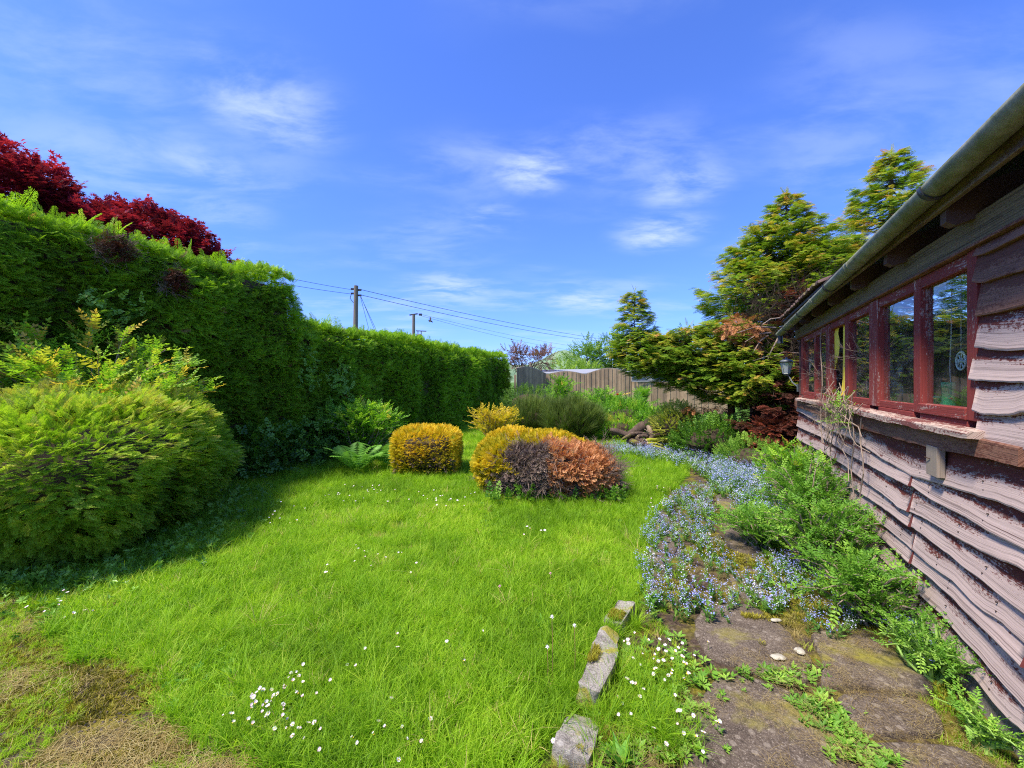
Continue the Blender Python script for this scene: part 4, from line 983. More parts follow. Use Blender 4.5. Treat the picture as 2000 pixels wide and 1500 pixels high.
def lathe(c, pr, n=16):
    mb = MB(); vs = [c + Vector((r * math.cos(6.2832 * k / n), r * math.sin(6.2832 * k / n), z)) for r, z in pr for k in range(n)]
    mb.add(vs, [(j * n + k, j * n + (k + 1) % n, (j + 1) * n + (k + 1) % n, (j + 1) * n + k) for j in range(len(pr) - 1) for k in range(n)] + [tuple(range(n))[::-1], tuple(range((len(pr) - 1) * n, len(pr) * n))]); return mb
tag(lathe(c, [(.034, 0), (.036, .01), (.036, .14), (.030, .155), (.030, .235), (.033, .237), (.033, .275)]).build('green_canister', MGR, None, True), 'tall green canister standing on the bench by the right window post', 'canister')
s, z = inpx(1848, 790, -.3); c = W(s, -.24, 1.38)
tag(lathe(c, [(.05, 0), (.062, .10), (.066, .10), (.066, .115), (.055, .115), (.052, .02)]).build('green_tub', MGR, None, True), 'squat green tub on the bench behind the yellow gadget', 'tub')
s, z = inpx(1857, 752, -.2)
gd = empty('yellow_gadget', W(s, -.2, z), 'yellow plastic gadget dangling on a white cord in the window', 'gadget')
mb = lathe(W(s, -.2, z - .10), [(.014, 0), (.022, .01), (.026, .04), (.018, .055), (.024, .07), (.020, .095), (.01, .10)], 12); mb.build('body', MYE, gd, True)
mb = MB(); mb.tube([W(s, -.2, z), W(s + .012, -.2, z + .12), W(s - .005, -.2, z + .3), W(s + .01, -.21, 2.25)], .003, 6); mb.build('cord', MWH, gd)
s, z = inpx(1740, 790, -.3)
mb = MB(); n = 14
vs = [W(s - .22 + .5 * i / n, -.32 + .03 * math.sin(i * 1.7), zz) for i in range(n + 1) for zz in (1.32, 1.75 + .03 * math.sin(i))]
mb.add(vs, [(2 * i, 2 * i + 2, 2 * i + 3, 2 * i + 1) for i in range(n)]); tag(mb.build('dust_sheet', plain('grey_blue_sheet', (.55, .62, .66), .8, 6, .25)), 'grey blue dust sheet hanging behind the second window pane', 'sheet')
for q in range(5):
    s, z = inpx(1700 + q * 22, 800, -.25); c = W(s, -.3 - .05 * (q % 2), 1.32); m = plain('pot_%d' % q, ((.35, .13, .06), (.10, .10, .11), (.05, .2, .12), (.4, .38, .33), (.22, .1, .05))[q], .7, 20, .2)
    tag(lathe(c, [(.03, 0), (.045, .09 + .02 * q), (.05, .09 + .02 * q), (.05, .11 + .02 * q), (.043, .11 + .02 * q), (.035, .02)], 14).build('plant_pot', m, None, True), ('terracotta pot on the bench at the middle window post', 'black pot on the bench in the second pane', 'dark green pot in the middle of the second pane', 'pale grey tall pot near the second pane mullion', 'brown tall pot beside the casement mullion')[q], 'pot', 'pots on the workbench')
# dead creeper inside the far panes
def box_pts(n, s0, s1, p0, p1, z0, z1):
    a = np.stack([RNG.uniform(s0, s1, n), RNG.uniform(p0, p1, n), RNG.uniform(z0, z1, n)], 1)
    return np.stack([CO * (WD - a[:, 1]) + SI * a[:, 0], -SI * (WD - a[:, 1]) + CO * a[:, 0], a[:, 2]], 1)
P = box_pts(420, ms(1698), ms(1575), -.3, -.06, 1.34, 2.0)
dc = empty('dead_creeper', W(5, -.15, 1.32), 'dry brown creeper filling the far window panes from inside', 'creeper')
scatter('dead_leaves', 'deadgrey', P, rv(len(P)) + (0, 0, .4), rv(len(P)), RNG.uniform(.08, .2, len(P)), RNG.uniform(0, 1, len(P)), dc)['kind'] = 'stuff'
P = box_pts(160, ms(1698), ms(1575), -.3, -.06, 1.34, 1.9); scatter('dead_stems', 'sticks', P, rv(len(P)) + (0, 0, 1.2), rv(len(P)), RNG.uniform(.2, .5, len(P)), .5, dc)['kind'] = 'stuff'

# ------------------------------------------------------------------ hedges and shrubs
def face_samples(n, origin, e1_, l1, e2_, l2, nrm, amp, sc, seed, out=.0):
    u, v = RNG.random(n) * l1, RNG.random(n) * l2
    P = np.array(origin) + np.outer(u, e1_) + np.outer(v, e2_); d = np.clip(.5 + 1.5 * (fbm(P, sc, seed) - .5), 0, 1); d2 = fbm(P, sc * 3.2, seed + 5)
    return P + np.outer((d - .5) * 2 * amp + (d2 - .5) * amp * .7 + out, nrm), np.tile(nrm, (n, 1)), d * .6 + d2 * .4
def hedge(y0, y1, ht, label, seed, dens, size, patches=(), thick=1.3):
    a = np.array([hx(y0), y0, 0.]); b = np.array([hx(y1), y1, 0.]); d = b - a; Lg = np.linalg.norm(d); d /= Lg; nrm = np.array([d[1], -d[0], 0.])
    h = empty('hedge', Vector((a + b) / 2), label, 'hedge')
    up = np.array([0, 0, 1.]); amp = .20
    parts = [face_samples(int(Lg * ht * dens), a, d, Lg, up, ht, nrm, amp, 1.1, seed),
             face_samples(int(Lg * thick * dens * .8), a + up * ht, d, Lg, -nrm, thick, up, amp * .8, 1.0, seed + 1),
             face_samples(int(thick * ht * dens * .8), b, -nrm, thick, up, ht, d, amp, 1.1, seed + 2)]
    P = np.concatenate([p[0] for p in parts]); Nn = np.concatenate([p[1] for p in parts]); dn_ = np.concatenate([p[2] for p in parts])
    # round off the top edges
    hz_ = P[:, 2] / ht; rel = (P - b) @ nrm
    P[:, 0:2] -= np.outer(np.clip(hz_ - .9, 0, .1) ** 1.0 * 2.2 * (Nn[:, 2] < .5), nrm[:2])
    g = norm(Nn * .8 + np.array([0, 0, .10]) + d * RNG.normal(.1, .7, (len(P), 1)) + np.c_[np.zeros((len(P), 2)), RNG.normal(.1, .42, len(P))])
    u = norm(np.array([0, 0, .8]) + Nn * .8 + rv(len(P)) * .6)
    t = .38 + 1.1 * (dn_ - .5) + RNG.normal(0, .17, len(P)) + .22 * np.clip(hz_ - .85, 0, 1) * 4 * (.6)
    t = np.where(RNG.random(len(P)) < .006, 1, np.minimum(t, .955))
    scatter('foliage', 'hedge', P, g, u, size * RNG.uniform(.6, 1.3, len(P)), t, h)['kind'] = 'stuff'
    mb = MB(); q = .10
    vs = [];
    for e, yy in ((a, 0), (b - d * q, 1)):
        for off, zz in ((-q, 0), (-q, ht - q), (-thick + q, ht - q), (-thick + q, 0)): vs.append(Vector(e + nrm * off + up * zz))
    mb.add(vs, [(0, 1, 2, 3), (7, 6, 5, 4), (0, 4, 5, 1), (1, 5, 6, 2), (2, 6, 7, 3)]); mb.build('branches', M_['darktwig'], h)  # solid dark hull in place of inner twigs, added to block light through
    # loose shoots on the top
    n = int(Lg * 34); T = a + np.outer(RNG.random(n) * Lg, d) - np.outer(RNG.random(n) * thick * .8, nrm) + up * (ht + .03)
    scatter('shoots', 'hedge', T, norm(rv(n) * .5 + up + nrm * .2), rv(n), RNG.uniform(.10, .34, n), RNG.uniform(.4, .95, n), h)['kind'] = 'stuff'
    for (yy, zz, rr) in patches:
        q = np.array([hx(yy) + .10, yy, zz]) + rv(120) * np.array([.08, rr, rr * .8]) * np.sqrt(RNG.random((120, 1)))
        scatter('bare_patch', 'sticks', q - nrm * .15, norm(nrm + rv(120) * .7), rv(120), RNG.uniform(.15, .35, 120), .5, h)['kind'] = 'stuff'
        scatter('brown_patch', 'deadred', q, norm(nrm + rv(120) * .5), rv(120), RNG.uniform(.08, .16, 120), RNG.uniform(.1, .6, 120), h)['kind'] = 'stuff'
    return h
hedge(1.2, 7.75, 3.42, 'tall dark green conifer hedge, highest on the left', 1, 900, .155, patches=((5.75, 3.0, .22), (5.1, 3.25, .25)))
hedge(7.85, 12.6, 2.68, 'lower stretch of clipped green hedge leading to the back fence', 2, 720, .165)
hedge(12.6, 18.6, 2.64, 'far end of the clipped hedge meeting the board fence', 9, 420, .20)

def blob(c, rad, e, n, amp, sc, seed, rotz=0.0, zmin=None, squash_low=0.0):
    """points and normals on a lumpy superellipsoid"""
    d = rv(n * 2); a = np.abs(d) + 1e-6
    r = (np.sum((a) ** e, axis=1)) ** (-1 / e); P = d * r[:, None]
    # thin out by area bias
    Nn = norm(np.sign(d) * (np.abs(P)) ** (e - 1) / np.array(rad)); P = P[:n]; Nn = Nn[:n]
    f = fbm(P * np.array(rad) + seed * 3.3, sc, seed); f2 = fbm(P * np.array(rad) + seed, sc * 3, seed + 4)
    P = P * np.array(rad) + Nn * (((f - .5) * 2 + (f2 - .5) * .8) * amp)[:, None]
    if squash_low: P[:, :2] *= (1 - squash_low * np.clip(-P[:, 2:3] / rad[2], 0, 1))
    cr, sr = math.cos(rotz), math.sin(rotz); Rm = np.array([[cr, sr, 0], [-sr, cr, 0], [0, 0, 1]])
    P = P @ Rm + np.array(c); Nn = Nn @ Rm
    k = np.ones(len(P), bool) if zmin is None else P[:, 2] > zmin
    return P[k], Nn[k], (f * .6 + f2 * .4)[k]
def core(c, rad, e, name, mat, parent, rotz=0.0, k=.8, squash_low=0.):  # dark inner hull, added so no light passes through the foliage
    mb = MB(); nu, nv = 18, 10; vs = []
    for j in range(nv + 1):
        th = math.pi * j / nv
        for i in range(nu):
            ph = 2 * math.pi * i / nu; d = np.array([math.sin(th) * math.cos(ph), math.sin(th) * math.sin(ph), math.cos(th)]); a = np.abs(d) + 1e-6
            r = (np.sum(a ** e)) ** (-1 / e); q = d * r * np.array(rad) * k
            if squash_low and q[2] < 0: q[:2] *= 1 - squash_low * (-q[2] / rad[2])
            q *= 1 + .2 * (float(vnoise(q[None] + 9, 3, 3)[0]) - .5)
            x = q[0] * math.cos(rotz) - q[1] * math.sin(rotz); y = q[0] * math.sin(rotz) + q[1] * math.cos(rotz); vs.append((x + c[0], y + c[1], max(0.0, q[2] + c[2])))
    mb.add(vs, [(j * nu + i, j * nu + (i + 1) % nu, (j + 1) * nu + (i + 1) % nu, (j + 1) * nu + i) for j in range(nv) for i in range(nu)])
    return mb.build(name, mat, parent)
def shrub(name, label, cat, c, rad, kind, n, size, e=2.2, amp=.12, sc=2.2, seed=1, rotz=0., tintc=.5, tvar=1.2, updir=.5, inner=.35, coremat='darktwig', group=None, squash=.25, zmin=.02, toplight=.15):
    base = Vector((c[0], c[1], 0)); h = empty(name, base, label, cat, group)
    P, Nn, f = blob(c, rad, e, n, amp, sc, seed, rotz, zmin, squash)
    # some pieces deeper inside
    k = RNG.random(len(P)) < inner; P[k] = np.array(c) + (P[k] - np.array(c)) * RNG.uniform(.6, .97, (k.sum(), 1)); 
    g = norm(Nn + np.array([0, 0, updir]) + rv(len(P)) * .45); u = norm(np.array([0, 0, 1.]) + Nn * .7 + rv(len(P)) * .4)
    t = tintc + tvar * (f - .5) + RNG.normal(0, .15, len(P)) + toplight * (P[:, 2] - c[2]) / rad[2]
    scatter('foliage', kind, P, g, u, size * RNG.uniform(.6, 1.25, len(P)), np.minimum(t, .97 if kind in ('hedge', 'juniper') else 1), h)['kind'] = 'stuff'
    if coremat: core(c, rad, e, 'branches', M_[coremat], h, rotz, .72, squash)
    return h
# big spreading juniper at the left
jr = math.atan2(3.2, .9)
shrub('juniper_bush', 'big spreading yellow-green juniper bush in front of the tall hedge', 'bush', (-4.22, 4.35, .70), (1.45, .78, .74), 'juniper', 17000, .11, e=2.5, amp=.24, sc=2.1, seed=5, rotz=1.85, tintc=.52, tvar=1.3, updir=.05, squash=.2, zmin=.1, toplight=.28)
# leafy forsythia-like shrub behind it
def stems_shrub(name, label, cat, base, spread, height, kind, nst, per, size, seed, tintc=.6, droop=.5, group=None, stemmat='twig', tv=.2, t_lo=.3):
    r = random.Random(seed); h = empty(name, Vector((base[0], base[1], 0)), label, cat, group)
    mb = MB(); P = []; Gd = []; T = []
    for i in range(nst):
        a = r.uniform(0, 6.283); q = math.sqrt(r.random()); e = Vector((base[0] + spread[0] * q * math.cos(a), base[1] + spread[1] * q * math.sin(a), height * r.uniform(.65, 1.05) * (1 - .25 * q)))
        b = Vector((base[0] + r.uniform(-.2, .2) * spread[0], base[1] + r.uniform(-.2, .2) * spread[1], 0)); pts = []
        for k in range(7):
            t = k / 6; pt = b.lerp(e, t); pt.z = e.z * (1 - (1 - t) ** 1.7) - droop * .25 * max(0, t - .7); pt += Vector((r.uniform(-.02, .02), r.uniform(-.02, .02), 0)); pts.append(pt)
        mb.tube(pts, [.010 * (1 - .75 * k / 6) for k in range(7)], 5)
        for k in range(per):
            t = t_lo + (1 - t_lo) * (k + r.random()) / per; x = t * 6; i0 = min(5, int(x)); pt = pts[i0].lerp(pts[i0 + 1], x - i0); dr = (pts[i0 + 1] - pts[i0]).normalized()
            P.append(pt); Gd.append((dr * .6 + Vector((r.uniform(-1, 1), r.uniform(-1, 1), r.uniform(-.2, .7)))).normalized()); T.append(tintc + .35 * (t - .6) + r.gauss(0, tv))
    mb.build('stems', M_[stemmat], h)
    n = len(P); P = np.array([tuple(p) for p in P]); Gd = np.array([tuple(p) for p in Gd])
    scatter('foliage', kind, P, Gd, norm(np.array([0, 0, 1.]) + rv(n) * .4), size * RNG.uniform(.6, 1.2, n), np.array(T), h)['kind'] = 'stuff'
    return h
stems_shrub('leafy_shrub', 'tall leafy shrub with bright yellow-green new growth behind the juniper', 'shrub', (-4.85, 4.75), (1.2, 1.1), 2.35, 'fresh', 200, 18, .20, 11, .66)
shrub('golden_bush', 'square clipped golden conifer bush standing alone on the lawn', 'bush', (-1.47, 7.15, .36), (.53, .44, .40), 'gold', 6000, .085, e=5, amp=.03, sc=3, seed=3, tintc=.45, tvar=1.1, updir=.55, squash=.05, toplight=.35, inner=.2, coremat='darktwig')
# brown bare patches low on it
b0 = bpy.data.objects['golden_bush']
P, Nn, f = blob((-1.47, 7.15, .36), (.53, .43, .39), 5, 700, .02, 3, 3); k = (Nn[:, 1] < -.4) & (P[:, 2] < .36) & (f > .48); P, Nn = P[k], Nn[k]
scatter('dead_sprays', 'deadgrey', P - Nn * .0 + (0, -.02, 0), norm(Nn + rv(len(P)) * .5), rv(len(P)), .09, RNG.uniform(0, .6, len(P)), b0)['kind'] = 'stuff'
# the half-dead golden hedge block
gc = (.45, 6.0, .38); gr = (.94, .60, .42); grot = -.16
hb = empty('half_dead_bush', Vector((gc[0], gc[1], 0)), 'wide clipped golden bush with dead grey and orange-brown patches on its right side', 'bush')
P, Nn, f = blob(gc, gr, 3.0, 20000, .12, 2.2, 8, grot, .03, .12)
lx = (P[:, 0] - gc[0]) * math.cos(grot) + (P[:, 1] - gc[1]) * math.sin(grot); P[:, 2] *= 1 - .32 * np.clip((lx - .1) / .9, 0, 1)
lx = (P[:, 0] - gc[0]) * math.cos(grot) + (P[:, 1] - gc[1]) * math.sin(grot); ly = -(P[:, 0] - gc[0]) * math.sin(grot) + (P[:, 1] - gc[1]) * math.cos(grot); lz = P[:, 2] - gc[2]
wob = (fbm(P, 3.5, 77) - .5) * .75 + RNG.normal(0, .05, len(P))
bare_side = (ly + wob * .6 < -.05 - .1 * lz) | (lx + wob > .55)
topgold = (lz + wob * .35 > .30) & (lx < .75)
bare_side &= ~(topgold & (ly > -.42 + wob * .5))
grey = bare_side & (lx + wob > -.42 - .25 * (lz < 0)) & (lx + wob * 1.2 + lz * .5 < .22)
orange = bare_side & (lx + wob * 1.2 + lz * .5 >= .22) & (lz + wob * .8 > -.27) & (lx < 1.15 + wob)
low = bare_side & (lx + wob >= -.5) & (lz < -.22)
gold = ~(grey | orange | low)
def sp_(name, kind, m, dens, size, tc_, tv_, off=0.0, up=.5, tops=.3):
    k = m & (RNG.random(len(P)) < dens); Q = P[k] + Nn[k] * off; n = len(Q)
    scatter(name, kind, Q, norm(Nn[k] + np.array([0, 0, up]) + rv(n) * .55), norm(Nn[k] + rv(n) * .8 + (0, 0, .6)), size * RNG.uniform(.6, 1.3, n), tc_ + tv_ * (f[k] - .5) + RNG.normal(0, .15, n) + tops * lz[k], hb)['kind'] = 'stuff'
sp_('golden_foliage', 'gold', gold, .8, .105, .45, 1.1, 0, .55, .5)
sp_('grey_dead_foliage', 'deadgrey', grey & (lz > -.34), .75, .12, .5, 1.2, -.02, .35)
sp_('orange_dead_foliage', 'deadorange', orange, .75, .135, .45, 1.2, .0, .3)
k = (grey | low) & (RNG.random(len(P)) < .10); n = k.sum(); scatter('bare_twigs', 'sticks', P[k] - Nn[k] * .12, norm(Nn[k] * .7 + rv(n) * .6 + (0, 0, -.1)), rv(n), RNG.uniform(.25, .5, n), .5, hb)['kind'] = 'stuff'
k = (lx > .8) & (RNG.random(len(P)) < .06); n = k.sum(); scatter('side_twigs', 'sticks', P[k] - Nn[k] * .15, norm(Nn[k] + rv(n) * .45 + (0, 0, .35)), rv(n), RNG.uniform(.35, .6, n), .5, hb)['kind'] = 'stuff'
core((gc[0], gc[1], .42), (gr[0] * .92, gr[1] * .9, .34), 3, 'branches', M_['darktwig'], hb, grot, .74, .3)
mb = MB()
for i in range(12):
    a = Vector((gc[0] + random.uniform(-.3, .9), gc[1] + random.uniform(-.35, .0), 0)); e = a + Vector((random.uniform(-.35, .4), random.uniform(-.35, -.1), random.uniform(.2, .5))); m_ = a.lerp(e, .5) + Vector((random.uniform(-.08, .08), -.05, random.uniform(-.05, .1)))
    mb.tube([a, m_, e], [.014, .010, .005], 6)
mb.build('stems', M_['twig'], hb)
P9 = np.array([(gc[0] + x, gc[1] + y, .08) for x, y in zip(RNG.uniform(-.75, 1.05, 90), RNG.uniform(-.78, -.5, 90))])
tag(scatter('undergrowth', 'ivy', P9, norm(rv(90) * .7 + (0, -.3, .8)), (0, 0, 1), RNG.uniform(.10, .2, 90), RNG.uniform(.2, 1, 90)), 'green leafy undergrowth at the foot of the half-dead golden bush', 'undergrowth', kind='stuff')

stems_shrub('yellow_shrub', 'loose golden-yellow leaved shrub just behind the wide golden bush', 'shrub', (-.42, 9.6), (.62, .5), 1.12, 'yellowleaf', 60, 14, .17, 21, .5, t_lo=.15)
shrub('yellow_shrub', 'low round yellow shrub skirt below the loose golden shrub', 'shrub', (-.42, 9.7, .4), (.55, .45, .45), 'yellowleaf', 500, .16, seed=31, coremat='darktwig', tintc=.35) if False else None
stems_shrub('spirea_shrub', 'green arching shrub with fresh leaves against the hedge, behind the fern', 'shrub', (-2.95, 8.15), (.85, .6), 1.25, 'fresh', 110, 16, .19, 22, .38, t_lo=.1)
def fern(x, y, n, l, label, seed):
    r = random.Random(seed); h = empty('fern', Vector((x, y, 0)), label, 'fern', 'ferns below the hedge')
    for i in range(n):
        a = i * 6.283 / n + r.uniform(-.3, .3); ll = l * r.uniform(.75, 1.1); mb = MB(); o = Vector((math.cos(a), math.sin(a), 0)); sdv = Vector((-o.y, o.x, 0)); K = 16; rise = r.uniform(.95, 1.35)
        def pt(t): return Vector((x, y, 0)) + o * (ll * (.75 * t)) + Vector((0, 0, ll * (rise * t - .62 * t * t)))
        for k in range(K):
            t = (k + .5) / K; q = pt(t); tn = (pt(t + .02) - q).normalized(); wd = ll * .26 * math.sin(math.pi * min(1, t * .9 + .12)) ** .8
            if t > .12:
                for sg in (-1, 1):
                    d = (sdv * sg + tn * .45 + Vector((0, 0, -.12))).normalized(); m_ = 4
                    leaf(mb, q, d, tn.cross(d) * (1 if tn.cross(d).z > 0 else -1), wd, ll / K * .95)
        mb.tube([pt(t / 8) for t in range(9)], [.004 * (1 - t / 9) for t in range(9)], 4)
        mm = mb.build('frond', MFERN, h)
m = mat_new('fern_green'); tcn = N('ShaderNodeTexCoord'); nn = noise_tex(tcn.outputs['Object'], 9, 3); c = ramp(nn, [(.3, (.10, .30, .02)), (.7, (.24, .50, .05))])
d_ = N('ShaderNodeBsdfPrincipled'); L(c, d_.inputs['Base Color']); d_.inputs['Roughness'].default_value = .6; t_ = N('ShaderNodeBsdfTranslucent'); L(c, t_.inputs[0]); x_ = N('ShaderNodeMixShader'); x_.inputs[0].default_value = .35; L(d_.outputs[0], x_.inputs[1]); L(t_.outputs[0], x_.inputs[2]); o_ = N('ShaderNodeOutputMaterial'); L(x_.outputs[0], o_.inputs[0]); MFERN = m
fern(-2.72, 7.15, 15, .72, 'bright green fern between the hedge and the square golden bush', 3)
fern(-2.25, 7.6, 9, .75, 'taller arching fern touching the square golden bush', 4)
# ivy and leafy undergrowth at the hedge foot
def ivy_bank(name, label, pts, n, kind, size, hgt, seed, tintc=.4, spread=.22, cat='ivy'):
    pts = np.array(pts); i = RNG.integers(0, len(pts) - 1, n); t = RNG.random((n, 1)); B = pts[i] * (1 - t) + pts[i + 1] * t
    P = np.c_[B + RNG.normal(0, spread, (n, 2)), np.abs(RNG.normal(0, 1, n)) * hgt * .55]
    P[:, 2] = np.minimum(P[:, 2], hgt) + .03
    g = norm(rv(n) * .8 + (.2, -.3, .5))
    return tag(scatter(name, kind, P, g, norm(rv(n) * .5 + (.3, -.4, 1)), size * RNG.uniform(.6, 1.3, n), tintc + RNG.normal(0, .25, n)), label, cat, kind='stuff')
ivy_bank('ivy', 'dark ivy and bramble leaves at the foot of the hedge left of the fern', [(hx(6.3) + .25, 6.3), (hx(7.4) + .25, 7.4), (hx(8.6) + .25, 8.6), (hx(10) + .3, 10.0)], 1300, 'ivy', .16, .75, 1, .35)
ivy_bank('ground_ivy', 'shaded ground ivy under the edge of the juniper bush', [(-4.2, 3.1), (-3.3, 3.2), (-3.1, 3.8), (-3.35, 4.9), (-3.95, 5.9)], 900, 'weedivy', .045, .10, 2, .75)
def climber(name, label, c, rad, kind, n, size, seed, tintc=.6):
    P = np.array(c) + rv(n) * np.cbrt(RNG.random((n, 1))) * np.array(rad); g = norm(rv(n) * .8 + (.5, -.3, .1))
    return tag(scatter(name, kind, P, g, norm(rv(n) * .5 + (.6, -.4, .7)), size * RNG.uniform(.6, 1.3, n), tintc + RNG.normal(0, .2, n)), label, 'climber', kind='stuff')
climber('bindweed', 'pale green bindweed growing over the lower hedge near its middle', (hx(8.8) + .08, 8.8, 1.55), (.2, .6, .5), 'ivy', 130, .14, 1, .9)
climber('bindweed', 'patch of broad bindweed leaves on the tall hedge above the leafy shrub', (hx(5.1) + .08, 5.1, 2.5), (.2, .5, .25), 'ivy', 60, .15, 2, .85)
climber('bindweed', 'bindweed leaves low on the hedge above the fern', (hx(8.6) + .12, 8.6, .9), (.25, .9, .35), 'ivy', 160, .14, 3, .75)
climber('bindweed', 'bindweed on the hedge corner where it steps down', (hx(7.9) + .08, 7.9, 1.9), (.2, .4, .5), 'ivy', 70, .13, 4, .8)

# red maple behind the hedge
def broad_tree(name, label, base, crowns, kind, size, trunk_r, seed, cat='tree', tintc=.5, tvar=1.2, branchmat='bark', e=2.0, shell=.55, group=None, amp=.3, toplight=.2, flat=0.):
    h = empty(name, Vector((base[0], base[1], 0)), label, cat, group); mb = MB(); r = random.Random(seed)
    zc_ = np.mean([c[2] for c, _, _ in crowns]); fork = Vector((base[0], base[1], zc_ * .45))
    mb.tube([Vector((base[0], base[1], -.05)), Vector((base[0] + .03, base[1], zc_ * .2)), fork], [trunk_r, trunk_r * .8, trunk_r * .65], 10); mb.build('trunk', M_[branchmat], h)
    mb = MB(); Pp = []; Nn_ = []; T = []
    for c, rad, n in crowns:
        c = Vector(c)
        for i in range(7):
            tgt = c + Vector((r.uniform(-.75, .75) * rad[0], r.uniform(-.75, .75) * rad[1], r.uniform(-.3, .85) * rad[2])); mid = fork.lerp(tgt, .5) + Vector((0, 0, .1 * rad[2])); mb.tube([fork, mid, tgt], [trunk_r * .5, trunk_r * .22, .008], 6)
        P, Nn, f = blob(tuple(c), rad, e, n, amp * min(rad), 1.6 / max(.5, min(rad)), seed + int(c.x * 3) % 7)
        k = RNG.random(len(P)) > shell; P[k] = np.array(c) + (P[k] - np.array(c)) * RNG.uniform(.45, .98, (k.sum(), 1))
        Pp.append(P); Nn_.append(Nn); T.append(tintc + tvar * (f - .5) + toplight * (P[:, 2] - c.z) / rad[2])
    mb.build('branches', M_[branchmat], h)['kind'] = 'stuff'
    P = np.concatenate(Pp); Nn = np.concatenate(Nn_); T = np.concatenate(T) + RNG.normal(0, .14, len(P)); n = len(P)
    g = norm(Nn * (1, 1, .5 if flat else 1) + rv(n) * .6 + (0, 0, .15)); u = norm(np.array([0, 0, 1.]) + rv(n) * .45 + Nn * .3)
    scatter('crown', kind, P, g, u, size * RNG.uniform(.6, 1.25, n), T, h)['kind'] = 'stuff'; return h
broad_tree('maple_tree', 'deep red Japanese maple rising behind the tall hedge', (-7.4, 6.6),
    [((-7.6, 6.1, 4.25), (.8, .8, .62), 2400), ((-7.0, 6.8, 3.95), (.65, .65, .45), 1500), ((-7.05, 8.0, 4.2), (.85, .85, .68), 2500), ((-6.45, 8.5, 3.9), (.5, .5, .45), 900), ((-8.0, 5.9, 3.8), (.9, .9, .7), 700)], 'maple', .21, .14, 4, tintc=.5, tvar=1.5, amp=.45, flat=1)

# ------------------------------------------------------------------ conifers
def conifer(name, label, cones, size, seed, kind='conifer', trunk=True, tintc=.35, cat='tree', dens=1.7, tv=.16, trunk_r=.14):
    r = random.Random(seed); x0, y0 = cones[0][0], cones[0][1]; h = empty(name, Vector((x0, y0, 0)), label, cat)
    P = []; Gd = []; U = []; T = []; bmb = MB(); tmb = MB()
    for (x, y, z0, z1, Rm, shape, nb) in cones:
        if trunk and (trunk is True or (x, y) in trunk): tmb.tube([Vector((x + .1, y, -.05 if z0 > .3 else 0)), Vector((x, y, z0)), Vector((x + r.uniform(-.05, .05), y, z1 - .15))], [trunk_r, trunk_r * .8, .012], 8)
        for i in range(nb):
            hf = (i + r.random()) / nb; z = z0 + (z1 - z0) * hf; az = i * 2.39996 + r.uniform(-.3, .3)
            if shape == 'cone': rr = Rm * (1 - hf) ** .85 * min(1, .5 + hf * 4) + .06
            else: rr = Rm * math.sqrt(max(.02, 1 - hf ** 2.2)) * min(1, .55 + hf * 2.2)
            rr *= r.uniform(.72, 1.18); d = np.array([math.cos(az), math.sin(az), 0.]); sd_ = np.array([-d[1], d[0], 0.])
            rise = r.uniform(-.05, .22) if shape == 'cone' else r.uniform(-.12, .25); b0_ = np.array([x, y, z])
            def bp(t): return b0_ + d * rr * t + np.array([0, 0, rr * (rise * t + .10 * t * t - .16 * math.sin(t * 3.0))])
            bmb.tube([Vector(bp(t)) for t in (0, .35, .7, .95)], [.012 + .02 * rr * .6, .01 + .01 * rr, .007, .003], 5, cap=False)
            m_ = int((6 + rr * 24) * dens); tb_ = r.gauss(0, .10)
            for k in range(m_):
                t = .22 + .8 * math.sqrt(r.random()); lat = r.uniform(-1, 1) * .30 * rr * (1.15 - t * .75); q = bp(t) + sd_ * lat + np.array([0, 0, -.22 * abs(lat) + r.uniform(-.03, .03)])
                P.append(q); ga = d * (.8) + sd_ * (lat / (rr + .01)) * 2.4 + np.array([r.gauss(0, .25), r.gauss(0, .25), r.uniform(-.25, .25)]); Gd.append(ga)
                U.append(np.array([r.gauss(0, .3), r.gauss(0, .3), 1]) + d * .3); T.append(tintc + tb_ + .38 * (t - .5) + .15 * (hf - .5) + r.gauss(0, tv))
        for k in range(10):      # leader
            P.append(np.array([x, y, z1 - .35 + .04 * k])); Gd.append(np.array([r.gauss(0, .5), r.gauss(0, .5), 1.])); U.append(np.array([1., 0, 0])); T.append(tintc + .3)
    if trunk: tmb.build('trunk', M_['bark'], h)
    bmb.build('branches', M_['bark'], h)['kind'] = 'stuff'
    n = len(P); scatter('foliage', kind, np.array(P), np.array(Gd), np.array(U), size * RNG.uniform(.65, 1.25, n), np.array(T), h)['kind'] = 'stuff'
    return h
conifer('conifer_tree', 'tallest bronze-green conifer rising behind the shed roof on the right', [(9.75, 10.5, 3.0, 7.45, 2.1, 'cone', 150), (8.3, 10.9, 2.6, 5.2, 1.3, 'dome', 70)], .25, 31, tintc=.44)
conifer('conifer_tree', 'second conifer with a leaning bronze-tipped top left of the tallest one', [(7.0, 10.4, 3.3, 6.35, 1.75, 'cone', 120), (7.9, 10.2, 3.3, 5.1, 1.2, 'dome', 70), (6.0, 10.2, 3.0, 4.6, 1.45, 'dome', 60), (6.45, 10.3, 4.3, 5.5, 1.0, 'dome', 45)], .23, 32, tintc=.42)
conifer('conifer_tree', 'low spreading conifer with a small pointed leader in front of the fence', [
    (2.90, 9.7, 2.0, 3.72, .60, 'cone', 70), (3.25, 9.5, 1.75, 2.75, .80, 'dome', 60), (3.95, 9.2, 1.52, 2.80, 1.0, 'dome', 90), (4.75, 8.9, 1.22, 2.95, 1.15, 'dome', 100), (5.1, 8.4, 1.1, 2.25, .9, 'dome', 60)], .20, 33, tintc=.38, trunk_r=.09, trunk=[(4.75, 8.9)])
